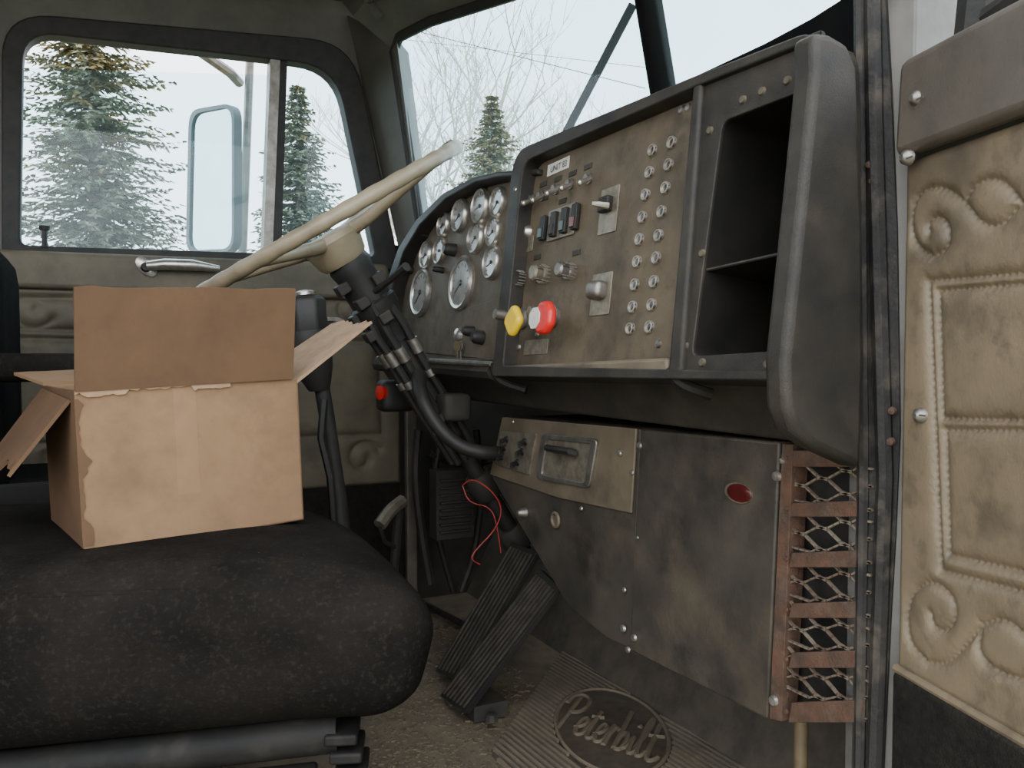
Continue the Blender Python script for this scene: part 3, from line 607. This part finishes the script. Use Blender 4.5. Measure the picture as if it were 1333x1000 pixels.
for k, (o1, o2) in enumerate(((-.034, -.022), (-.038, .008), (-.016, -.038), (.02, -.034))):
    mb = MB(); mb.tube([cp(.17, o1*.8, o2), cp(.24, o1*1.05, o2*1.1), cp(.31, o1*.9, o2), cp(.42, o1*.9, o2), cp(.55, o1*.8, o2*.8)], .0085, 8); w = mb.build('cable', m_blackv, col)
    mb = MB(); mb.tube([cp(.275, o1, o2*1.08), cp(.305, o1*.95, o2*1.03)], .0115, 10); mb.tube([cp(.345, o1*.9, o2), cp(.36, o1*.9, o2)], .0115, 10); mb.build('fitting', m_steel, w)
mb = MB(); mb.tube([cp(.16, 0, -.03), cp(.15, .03, -.09), cp(.14, .05, -.14)], [.006, .006, .009], 8); mb.build('signal_stalk', m_blackv, col)
hs = MB(); hs.tube(smooth([V3(cp(.34, -.01, -.045)), PY(548, 520, 1.50), PY(572, 560, 1.48), PY(600, 583, 1.45), PY(630, 590, 1.43), PXx(650, 590, .688)], 2), .014, 10)
tag(hs.build('brake_hose', m_blackv), 'thick black hose curving from the column to the cabinet switches', 'hose')
# small valve with red button left of the column
vr = root('trailer_valve', PY(500, 530, 1.75), 'small black valve with red knob under the left dash end', 'valve')
mb = MB(); mb.rbox(PY(515, 515, 1.75), (X, Y, Z), (.04, .03, .035), .015, 4); mb.build('body', m_blackv, vr)
mb = MB(); mb.lathe(PY(500, 511, 1.73), V3((-1, -.3, 0)), [(0, 0), (.014, 0), (.016, .012), (0, .016)], 14); mb.build('knob', m_red, vr)
mb = MB(); mb.rbox(PY(590, 530, 1.55), (X, Y, Z), (.03, .03, .028), .012, 4); mb.tube([PY(590, 530, 1.55), PY(575, 545, 1.54), PY(570, 568, 1.54)], .01, 8); tag(mb.build('relay_block', m_dark), 'dusty relay block bolted under the gauge cluster', 'relay')

# foot well items
mb = MB()
mb.box(PY(588, 655, 1.9), (.10, .05, .17))
for k in range(8): mb.box(PY(588, 655, 1.9)+V3((0, -.028, -.065+.018*k)), (.085, .01, .006))
tag(mb.build('foot_vent', m_dark, bevel=.002), 'dark slotted heater vent deep in the foot well', 'vent')
mb = MB()
for (pts, r) in (([(545, 560), (540, 620), (548, 690), (560, 760)], .012), ([(575, 560), (562, 640), (570, 700), (590, 770)], .009), ([(620, 560), (628, 640), (618, 720), (600, 770)], .010), ([(560, 590), (600, 610), (640, 600)], .008)):
    mb.tube(smooth([PY(x, y, 2.0) for x, y in pts], 2), r, 8)
tag(mb.build('wiring_harness', m_black), 'tangle of black hoses and wiring hanging in the foot well', 'wiring')
pb = root('parking_lever', V3((PY(512, 760, 1.95).x, 1.95, 0)), 'worn grey lever left of the foot well near the far door', 'lever')
mb = MB(); mb.tube(smooth([PY(524, 652, 1.9), PY(508, 664, 1.88), PY(494, 684, 1.86)], 2), .016, 8); mb.build('grip', m_plate, pb)
mb = MB(); mb.tube([PY(520, 656, 1.9), PY(516, 700, 1.92), PY(512, 760, 1.95), V3((PY(512, 760, 1.95).x, 1.95, 0))], .012, 8); mb.tube([PY(494, 684, 1.86), PY(500, 705, 1.88), PY(514, 712, 1.92)], .006, 6); mb.build('bracket', m_dark, pb)
kp = PY(535, 650, 2.1); mb = MB(); mb.box(V3((kp.x, 2.1, .33)), (.03, .02, .66)); tag(mb.build('kick_post', m_vinyld, bevel=.004), 'upright grey trim post beside the far foot well', 'trim post')
mb = MB(); mb.tube(smooth([PY(602, 632, 1.5), PY(615, 622, 1.48), PY(640, 638, 1.46), PY(655, 662, 1.46), PY(645, 690, 1.47), PY(620, 715, 1.48), PY(612, 728, 1.48), PY(625, 735, 1.48)], 3), .0013, 6)
mb.tube(smooth([PY(602, 632, 1.5), PY(610, 655, 1.49), PY(640, 660, 1.48), PY(648, 690, 1.47), PY(652, 720, 1.47)], 3), .0011, 6)
tag(mb.build('loose_wire', m_wire), 'loose red wire looping down from the steering shaft', 'wire')

# pedals
sl = V3((.145, 0, .27)).normalized()
b0 = PZ(588, 908, .025)
Pd = Fr(b0, -Y, sl)
m_rib = mat('worn_pedal_rib', (.068, .057, .045), (.038, .033, .027), 30, .7, 0, .2, 200, spec=.2)
def pedal(name, pxq, n, label):
    q = Pd.P(pxq, n); pr = root(name, Pd.p(*q[3], n), label, 'pedal', 'foot pedals')
    mb = MB(); mb.fprism(Pd, rounded(q, .006, 3), n-.012, n); mb.build('plate', m_blackv, pr, bevel=.002)
    tl, trr, br, bl = [np.array(p) for p in q]; mb = MB()
    for k in range(7):
        t = .10+.80*k/6; a = tl*(1-t)+trr*t; b = bl*(1-t)+br*t
        a, b = a*.97+b*.03, a*.03+b*.97
        A_, B_ = Pd.p(*a, n+.001), Pd.p(*b, n+.001); d = (B_-A_); l = d.length; d.normalize()
        mb.box((A_+B_)/2, (l, .0032, .006), (d, Pd.N.cross(d), Pd.N))
    mb.build('tread_ribs', m_rib, pr)
    return pr
p = pedal('pedal', [(666, 706), (699, 718), (600, 888), (566, 874)], -.014, 'narrower ribbed black pedal, the left one of two')
b = Pd.w(682, 730, -.03); mb = MB(); mb.tube([b, b+V3((.10, 0, .06)), b+V3((.22, 0, .16))], .011, 8); mb.build('arm', m_dark, p)
p = pedal('pedal', [(702, 740), (728, 764), (604, 928), (572, 906)], .012, 'longer worn pedal on the right, hinged near the floor')
mb = MB(); mb.box(PZ(632, 920, .02), (.07, .05, .03)); mb.lathe(PZ(615, 905, .03), Y, [(0, 0), (.014, 0), (.014, .06), (0, .06)], 12); mb.lathe(PZ(640, 938, .02), Z, [(0, 0), (.013, 0), (.01, .012), (0, .015)], 8); mb.build('hinge', m_dark, p)
mb = MB(); mb.tube([PZ(555, 788, .03), PZ(590, 806, .03), PZ(606, 815, .03)], .008, 8); tag(mb.build('linkage_rod', m_blackv), 'thin black rod lying on the floor beside the pedals', 'rod')

# floor mat with oval emblem
zf = .004
mat_r = root('floor_mat', PZ(800, 930, 0), 'brown ribbed rubber floor mat with a raised oval emblem', 'floor mat')
mq = [PZ(640, 985, 0), PZ(742, 838, 0), V3((.94, 1.30, 0)), V3((.94, .80, 0)), PZ(1100, 1060, 0), PZ(900, 1250, 0)]
mb = MB(); mb.prism(mq, Z*zf); mb.build('sheet', m_matd, mat_r)
c0 = PZ(795, 950, zf); er = (PZ(870, 979, zf)-PZ(720, 926, zf))/2; eu = (PZ(814, 899, zf)-PZ(784, 1001, zf))/2
ra = (PZ(1010, 985, 0)-PZ(760, 850, 0)).normalized(); rb = Z.cross(ra)
mb = MB(); poly = [(p-c0) for p in mq]
def clip(off):
    ts = []
    for a, b in zip(poly, poly[1:]+poly[:1]):
        da, db = a.dot(rb)-off, b.dot(rb)-off
        if da*db < 0: t = da/(da-db); ts.append((a+(b-a)*t).dot(ra))
    return (min(ts), max(ts)) if len(ts) >= 2 else None
inv = np.linalg.inv(np.array([[er.x, eu.x], [er.y, eu.y]]))
def in_ell(off):
    r = []
    for k in range(-60, 61):
        s_ = k*.005; p = ra*s_ + rb*off; w = inv @ np.array([p.x, p.y])
        if w @ w < 1.05: r.append(s_)
    return (min(r), max(r)) if r else None
for k in range(-60, 60):
    off = k*.0125; c = clip(off)
    if not c: continue
    e = in_ell(off); segs = [(c[0], e[0]), (e[1], c[1])] if e else [c]
    for (s0, s1) in segs:
        if s1-s0 > .01: mb.box(c0+ra*((s0+s1)/2)+rb*off+Z*.002, (s1-s0, .0060, .006), (ra, rb, Z))
mb.build('ribs', m_mat, mat_r)
mb = MB(); el = [c0+er*cos(t)+eu*sin(t) for t in [2*math.pi*k/48 for k in range(48)]]; mb.prism(el, Z*.004); em = mb.build('oval_emblem', m_badge, mat_r)
mb = MB(); mb.tube([c0+Z*.003+(er*cos(t)+eu*sin(t))*.96 for t in [2*math.pi*k/48 for k in range(48)]], .0045, 6, True); mb.build('emblem_border', m_letter, em)
# flowing script: one pen path per letter, joined along the baseline
SCR = {
 'P': (1.10, [[(.12, -.05), (.2, .8), (.32, 2.0)], [(-.28, 1.45), (-.2, 1.95), (.35, 2.2), (.95, 2.1), (1.08, 1.65), (.75, 1.1), (.2, .98)]]),
 'e': (.66, [[(-.12, .30), (.3, .48), (.52, .8), (.34, 1.02), (.08, .78), (.02, .3), (.24, -.03), (.5, .08), (.66, .34)]]),
 't': (.58, [[(-.08, .3), (.2, 1.1), (.32, 1.75), (.2, .8), (.16, .2), (.3, -.03), (.5, .1), (.6, .34)], [(-.1, 1.16), (.25, 1.2), (.62, 1.3)]]),
 'r': (.64, [[(-.05, .3), (.06, .7), (.16, 1.10)], [(.14, 1.0), (.10, .5), (.08, -.02)], [(.10, .5), (.22, .9), (.40, 1.04), (.60, .92)]]),
 'b': (.74, [[(.12, 2.1), (.10, 1.2), (.06, .0)], [(.08, .5), (.25, .95), (.48, .95), (.58, .5), (.42, .02), (.2, -.02), (.06, .12)], [(.45, .1), (.62, .2), (.78, .5)]]),
 'i': (.48, [[(.02, .5), (.16, .98), (.12, .3), (.22, -.03), (.4, .1), (.52, .34)], [(.2, 1.42), (.25, 1.52)]]),
 'l': (.56, [[(-.04, .32), (.28, 1.4), (.36, 2.0), (.22, 2.15), (.12, 1.6), (.08, .3), (.22, -.03), (.42, .12), (.56, .36)]])}
tlast = [[(.24, 1.95), (.18, 1.0), (.12, .25), (.28, -.05), (.6, .12), (.75, .3)], [(-.14, 1.2), (.2, 1.24), (.72, 1.38)]]
word = 'Peterbilt'; tw = sum(SCR[c][0] for c in word); x0 = 0; mb = MB()
for i, ch in enumerate(word):
    adv, strokes = SCR[ch]
    if i == len(word)-1: strokes = tlast
    for st in strokes:
        pp = smooth([(x0+x+.22*y, y) for x, y in st], 2)
        mb.tube([c0+Z*.0035+er*((x-tw/2-.2)/tw*1.62)+eu*((y-.95)*.46) for x, y in pp], .0053, 6)
    x0 += adv
mb.build('script_lettering', m_letter, em)
# debris
mb = MB()
for k in range(3200):
    px, py = rnd.uniform(480, 780), rnd.uniform(800, 1010)
    p = PZ(px, py, 0)
    if p.x > .82: continue
    s_ = rnd.uniform(.0012, .0050); a = rnd.uniform(0, 6.3)
    ax_ = (V3((cos(a), sin(a), 0)), V3((-sin(a), cos(a), 0)), Z); mb.box(p+Z*(s_*.3), (s_*rnd.uniform(1, 3), s_, s_*.6), ax_)
tag(mb.build('dirt_crumbs', m_dirt, flat=True), 'scattered bark and dirt crumbs on the cab floor', 'debris', kind='stuff')

# ------------------------------------------------------------------ passenger seat
rot = R(-20); sf = V3((cos(rot), sin(rot), 0)); sl_ = V3((-sin(rot), cos(rot), 0))
SHR = .35; HX, HY, HZ = .335, .23, .090
sc0 = V3((.330, .808, 0)) - sf*HX + sl_*HY
seat = root('passenger_seat', V3((sc0.x, sc0.y, 0)), 'black velour passenger seat holding the cardboard box', 'seat')
def nose(x): t = max(0, (x-.10)/.235); return t*t*t
def crown(q):
    x, y, z = q
    f = (z+HZ)/(2*HZ); z -= .046*nose(x)*f
    z += .006*max(0, 1-(x/HX)**2)*max(0, 1-(y/HY)**2)*(f > .5)
    z += .0024*sin(x*23+1)*sin(y*17+.5)*f*(abs(x) > .22)
    z -= .022*(1-f)*max(0, min(1, (.2-x)/.4))
    x += -.035*(1-f)*max(0, x/HX) + .02*max(0, 1-(y/HY)**2)*max(0, x/HX)
    y += -.010*math.sin(math.pi*min(1, max(0, f)))*(-y/HY if y < 0 else 0)
    return V3((x - SHR*(y+HY), y, z))
SZ = .388
mb = MB(); mb.rbox(sc0+Z*SZ, (sf, sl_, Z), (HX, HY, HZ), .060, 28, crown); mb.build('cushion', m_velour, seat, sharp=180)
def sp(x, y, z): return sc0 + sf*(x-SHR*(y+HY)) + sl_*y + Z*z
pts = []
for (x, y) in ((-.33, -.208), (-.2, -.216), (-.05, -.218), (.08, -.218), (.16, -.215), (.22, -.209), (.26, -.198), (.292, -.175), (.313, -.136), (.330, -.05), (.332, .06), (.317, .15)):
    pts.append(sp(x, y, SZ+HZ-.025-.046*nose(x)))
mb = MB(); mb.tube(smooth(pts, 1), .0042, 8); mb.build('piping', m_velour, seat)
mb = MB(); mb.rbox(sp(-.42, -.02, .72), ((sf*.98-Z*.2).normalized(), sl_, Z), (.07, .21, .30), .055, 10); mb.build('backrest', m_velour, seat, sharp=180)
mb = MB(); mb.tube([sp(-.38, -.19, .246), sp(-.1, -.19, .262), sp(.225, -.19, .284)], .021, 14); mb.tube([sp(-.33, .13, .27), sp(.18, .13, .28)], .021, 12)
mb.build('rail', m_rail, seat)
mb = MB(); a, b = sp(-.38, -.20, .210), sp(.20, -.20, .242); d = (b-a); l = d.length; d.normalize(); mb.box((a+b)/2, (l, .03, .02), (d, sl_, d.cross(sl_))); mb.build('lower_rail', m_rail, seat, bevel=.004)
mb = MB(); mb.box(sp(-.10, 0, .12), (.36, .26, .24), (sf, sl_, Z)); mb.build('pedestal', m_rail, seat, bevel=.01)
mb = MB()
for k in range(3): mb.box(sp(.232+.005*k, -.185, .285-.02*k), (.035, .06, .012), (sf, sl_, Z))
mb.build('slide_bracket', m_rail, seat, bevel=.003)
mb = MB()
for k in range(420):
    x, y = rnd.uniform(-.28, .28), rnd.uniform(-.17, .17); z = SZ+HZ+.002-.046*nose(x)
    if rnd.random() < .35: y = -.2285; z = rnd.uniform(.34, .43)-.02*nose(x)
    s_ = rnd.uniform(.0004, .0009); mb.box(sp(x, y, z), (s_, s_, s_))
tag(mb.build('seat_crumbs', m_crumb, flat=True), 'tiny pale crumbs sprinkled over the black seat', 'crumbs', kind='stuff')

# driver seat (behind the box)
ds = root('driver_seat', (-.1, 1.74, 0), 'dark driver seat half hidden behind the cardboard box', 'seat')
mb = MB(); mb.rbox((-.1, 1.74, .40), (X, Y, Z), (.30, .22, .08), .05, 8); mb.build('cushion', m_velour, ds, sharp=180)
mb = MB(); mb.rbox((-.22, 1.74, .66), (X, Y, Z), (.08, .22, .24), .06, 8); mb.build('backrest', m_velour, ds, sharp=180)
mb = MB(); mb.rbox((-.06, 1.48, .678), (X, Y, Z), (.14, .03, .022), .02, 6); mb.build('armrest', m_velour, ds, sharp=180)
mb = MB(); mb.box((-.1, 1.74, .16), (.4, .3, .32)); mb.build('pedestal', m_rail, ds)
mb = MB(); mb.box((-.12, 1.51, .47), (.16, .012, .05)); mb.build('side_bracket', m_rail, ds, bevel=.003)

# gear lever
gb = PY(446, 740, 1.47)
gl = root('gear_lever', V3((gb.x, gb.y, 0)), 'black gear lever with taped grip standing behind the box', 'gear lever')
mb = MB(); mb.tube([PY(415, 480, 1.46), PY(425, 540, 1.46), PY(434, 600, 1.47), PY(441, 650, 1.47), gb, V3((gb.x, gb.y, 0))], [.014, .014, .014, .015, .022, .03], 10); mb.build('shaft', m_rubber, gl)
mb = MB(); mb.tube([PY(401, 430, 1.45), PY(404, 455, 1.45), PY(410, 482, 1.455), PY(416, 505, 1.46)], [.036, .038, .032, .02], 14); mb.build('taped_grip', m_blackv, gl)
mb = MB(); gx = (PY(397, 384, 1.45)-PY(403, 440, 1.45)); gh = gx.length; gx.normalize()
mb.lathe(PY(403, 440, 1.45), gx, [(0, 0), (.030, 0), (.036, .010), (.034, gh*.5), (.036, gh-.012), (.030, gh-.003), (0, gh)], 6); mb.build('knob', m_blackv, gl, bevel=.004)
mb = MB(); mb.lathe(PY(397, 384, 1.45), gx, [(0, 0), (.018, 0), (.018, .005), (.01, .008), (0, .009)], 14); mb.build('chrome_cap', m_chrome, gl)
mb = MB(); mb.tube([PY(422, 520, 1.44), PY(418, 570, 1.44), PY(430, 620, 1.44), PY(436, 700, 1.45)], .007, 6); mb.build('air_line', m_blackv, gl)

# ------------------------------------------------------------------ cardboard box
def cw(px, py, dep): d = ray(px, py); return CAM + d*(dep/F)
BL = cw(110, 726, .925); BR = cw(396, 677, 1.085)
bu = (BR-BL).normalized(); bv = V3((-bu.y, bu.x, 0)).normalized(); bw = bu.cross(bv).normalized()
W_, D_, H_ = (BR-BL).length, .20, .186; T = .004
box = root('cardboard_box', BL, 'open brown cardboard box with raised flap on the black seat', 'box')
def bp(a, b, c): return BL + bu*a + bv*b + bw*c
def bbox(a0, a1, b0, b1, c0_, c1): 
    return MB().box(bp((a0+a1)/2, (b0+b1)/2, (c0_+c1)/2), (a1-a0, b1-b0, c1-c0_), (bu, bv, bw))
mb = bbox(0, W_, 0, T, 0, H_)
for args in ((0, W_, D_-T, D_, 0, H_), (W_-T, W_, 0, D_, 0, H_), (0, W_, 0, D_, 0, T)):
    m2 = bbox(*args); mb.add(m2.v, m2.f)
mb.build('body', m_card, box, bevel=.0015)
bbox(-.0005, T, .001, D_, 0, H_).build('left_side', m_carddark, box)  # outer left face, its shade given by the darker cardboard colour
def flap(name, p0, p1, d, ln, m, thick=T, jag=0, taper=0):
    """a flap hinged on p0-p1, leaning in direction d"""
    n = 14; d = V3(d).normalized(); e = (p1-p0); nrm = e.cross(d).normalized(); vs = []
    for i in range(n+1):
        t = i/n; l = ln*(1+ (rnd.uniform(-jag, jag) if jag else 0)); tt = taper + (1-2*taper)*t
        vs.append((p0+e*t, p0+e*tt+d*l))
    pts = [a for a, b in vs] + [b for a, b in vs[::-1]]
    return MB().prism(pts, nrm*thick).build(name, m, box)
flap('front_flap', bp(0, 0, H_), bp(W_*.97, 0, H_), bw*1.0 - bv*.20, .116, m_carddark, jag=.012, taper=.004)  # overhanging flap, shaded by colour
flap('right_flap', bp(W_-.004, .0, H_-.004), bp(W_-.002, D_-.05, H_), bu*.95 + bw*.62 + bv*-.1, .135, m_torn, jag=.06, taper=.12)
flap('left_flap', bp(0, .02, H_-.012), bp(0, D_-.01, H_-.005), bu*-.52 + bw*-.66, .095, m_carddark, jag=.14, taper=.05)
flap('rear_flap', bp(0, D_, H_), bp(W_, D_, H_), bw*.15 + bv*1.0 - bu*.25, .09, m_card, jag=.02)
bbox(W_*.40, W_*.50, -.0003, 0, .055, H_-.002).build('tape', m_tape, box)
n = 40; p_ = []
for i in range(n+1):
    t = i/n; p_.append(bp(W_*.66*t, -.0025, H_+rnd.uniform(.000, .0022)))
for i in range(n, -1, -1):
    t = i/n; p_.append(bp(W_*.66*t, -.0025, H_-rnd.uniform(.001, .004)-.004*(sin(t*9) > .3)))
mb = MB(); mb.prism(p_, bv*.0025); mb.build('torn_edge', m_torn, box)
n = 26; p_ = [bp(-.001, -.0012, .012+.165*i/n) for i in range(n+1)]
p_ += [bp(rnd.uniform(.001, .005)+.010*max(0, sin(i*.5+.6))*rnd.random(), -.0012, .012+.165*i/n) for i in range(n, -1, -1)]
mb = MB(); mb.prism(p_, bv*.0012); mb.build('crushed_corner', m_carddark, box)

# ------------------------------------------------------------------ outside
o = MB().box((10, 22, -1.4), (120, 120, .2)).build('ground', m_ground); tag(o, 'dry grass ground outside the truck', 'ground', kind='structure')
mr = root('side_mirror', PY(278, 350, 2.5), 'tall rectangular side mirror outside the driver window', 'mirror')
Mi = Fr(PY(278, 330, 2.5), V3((.45, -.9, 0)), Z)
mo = rounded(Mi.P([(244, 330), (248, 144), (307, 134), (307, 328)]), .05); mi_ = rounded(Mi.P([(248, 326), (252, 149), (304, 139), (304, 324)]), .045)
MB().ring(Mi, mo, mi_, -.02, .006).build('frame', m_mframe, mr); MB().fprism(Mi, mi_, -.012, 0).build('glass', m_mirror, mr)
mb = MB(); mb.tube([PY(250, 60, 2.4), PY(300, 95, 2.5), PY(312, 108, 2.55)], .014, 8); mb.tube([PY(326, 60, 2.5), PY(316, 330, 2.5)], .012, 8); mb.tube([PY(300, 330, 2.5), PY(335, 340, 2.35)], .012, 8); mb.build('bracket', m_steel, mr)
mb = MB(); mb.tube([W1.w(735, 176, -.03), W1.w(780, 90, -.03), W1.w(824, 6, -.03)], .010, 6); mb.tube([W1.w(722, 200, -.02), W1.w(735, 176, -.03)], .012, 6)
tag(mb.build('windshield_wiper', m_sill), 'black wiper arm slanting across the driver windshield', 'wiper')
mb = MB(); mb.tube([cw(500, 30, 16), cw(840, 115, 13)], .007, 5); tag(mb.build('power_line', m_dark), 'thin power line crossing the sky beyond the windshield', 'power line')
mb = MB(); mb.tube([cw(470, 45, 17), cw(860, 90, 14)], .005, 5); tag(mb.build('power_line', m_dark), 'upper faint wire above the main power line', 'power line')

def spruce(base, H, Rb, label, seed, brown=0, dens=1.0, sz=1.0):
    rg = random.Random(seed); t = root('spruce_tree', base, label, 'tree', 'spruces outside'); b = V3(base)
    mb = MB(); mb.tube([b, b+Z*H*.5, b+Z*H*.98], [H*.014, H*.010, .01], 7); mb.build('trunk', m_bark, t)
    vs = [[], []]; fs = [[], []]
    lev = int(60*dens)
    for i in range(lev):
        f = i/lev; z = H*(.06+.93*f); rad = Rb*(1-f)**.85*rg.uniform(.70, 1.12)+.06
        nb = max(8, int(26*(1-f*.4)))
        for j in range(nb):
            a = rg.uniform(0, 6.283); d = V3((cos(a), sin(a), 0)); s_ = V3((-sin(a), cos(a), 0)); L = rad*rg.uniform(.5, 1.12)
            steps = max(4, int(L/(.055*sz))); which = 1 if (brown and f > brown+rg.uniform(-.2, .2) and rg.random() < .7) else 0
            rise = rg.uniform(.0, .25)
            for k in range(steps):
                q = (k+.5)/steps; p = b+Z*(z + L*(rise*q-.5*q*q+.36*q**3)) + d*(L*q) + Z*rg.uniform(-.02, .02)
                for sd in (-1, 1, 0):
                    ln = rg.uniform(.07, .18)*(1.2-q*.75)*(1 if L > .4 else .7)*sz
                    dr_ = (s_*sd*rg.uniform(.5, 1)+d*rg.uniform(.4, 1.0)+Z*rg.uniform(-.6, .12)).normalized()
                    wv = dr_.cross(V3((rg.uniform(-.7, .7), rg.uniform(-.7, .7), rg.uniform(.2, 1)))).normalized()*rg.uniform(.009, .018)*sz
                    k0 = len(vs[which]); vs[which] += [p+wv, p-wv, p+dr_*ln*.6-wv*.9, p+dr_*ln, p+dr_*ln*.6+wv*.9]; fs[which].append((k0, k0+1, k0+2, k0+3, k0+4))
    m = MB(); m.add(vs[0], fs[0]); m.build('foliage', m_spruce, t, flat=True)
    if vs[1]: m = MB(); m.add(vs[1], fs[1]); m.build('browned_foliage', m_sprucetop, t, flat=True)
    return t
def at(px, dep): p = cw(px, 460, dep); return V3((p.x, p.y, -1.3))
spruce(at(128, 9.2), 7.6, 1.72, 'tall spruce with browned top filling the driver window left half', 1, .66, 1.0, .95)
spruce(at(390, 14), 6.6, 1.85, 'dark spruce seen through the small vent window pane', 2, .95, .85, 1.3)
spruce(at(640, 25), 9.9, 3.3, 'small brownish spruce beyond the windshield above the gauges', 3, .42, .8, 2.0)
def bare(base, H, seed, label):
    rg = random.Random(seed); t = root('bare_tree', base, label, 'tree', 'bare trees outside'); mbt = MB(); mbb = MB()
    rmin = .0095*H/11
    def grow(mb, p, d, L, r, lev):
        q = p; pts = [p]; rs = [r]
        for k in range(4):
            d = (d + V3((rg.uniform(-.2, .2), rg.uniform(-.2, .2), .07))).normalized(); q = q + d*(L/4); pts.append(q); rs.append(max(r*(1-.14*(k+1)), rmin*.7))
        mb.tube(pts, rs, 5 if lev < 2 else 3, caps=False)
        if lev >= 5: return
        for k in range(rg.choice((2, 3, 3)) if lev else 11):
            f = rg.uniform(.3, 1); i = min(3, int(f*4)); s_ = pts[i] + (pts[i+1]-pts[i])*(f*4-i)
            v = V3((rg.uniform(-1, 1), rg.uniform(-1, 1), rg.uniform(-.1, .7))).normalized(); nd = (d*.75+v*.85).normalized()
            grow(mbb, s_, nd, L*rg.uniform(.5, .78)*(1 if lev else .75), max(r*.58*(1 if lev else .7), rmin), lev+1)
    b = V3(base); grow(mbt, b, Z.copy(), H*.62, H*.016, 0)
    mbt.build('trunk', m_twig, t); mbb.build('branches', m_twig, t); return t
for i, (px, dep, H, lb) in enumerate(((560, 33, 14.0, 'leftmost pale bare tree beyond the driver windshield'), (695, 31, 13.4, 'widest bare tree right of the small brownish spruce'), (620, 54, 21.0, 'bare tree just left of the small brownish spruce'), (752, 46, 17.0, 'bare tree half behind the wiper arm'))):
    bare(at(px, dep), H, 31+i, lb)

# ------------------------------------------------------------------ light
w = bpy.data.worlds.new('sky'); bpy.context.scene.world = w; w.use_nodes = True; nt = w.node_tree; bg = nt.nodes['Background']
tc = nt.nodes.new('ShaderNodeTexCoord'); sx = nt.nodes.new('ShaderNodeSeparateXYZ'); nt.links.new(tc.outputs['Generated'], sx.inputs[0])
rp = nt.nodes.new('ShaderNodeValToRGB'); nt.links.new(sx.outputs[2], rp.inputs[0])
rp.color_ramp.elements[0].position = 0; rp.color_ramp.elements[0].color = (.94, .96, 1.0, 1)
rp.color_ramp.elements[1].position = .6; rp.color_ramp.elements[1].color = (.80, .90, 1.0, 1)
nt.links.new(rp.outputs[0], bg.inputs[0]); bg.inputs[1].default_value = 4.9
ld = bpy.data.lights.new('overcast_sun', 'SUN'); ld.energy = 1.6; ld.angle = R(70); ld.color = (1, .975, .945)
lo = bpy.data.objects.new('overcast_sun', ld); C.objects.link(lo)
lo.rotation_euler = (V3((.45, 1.0, -.75))).to_track_quat('-Z', 'Y').to_euler()
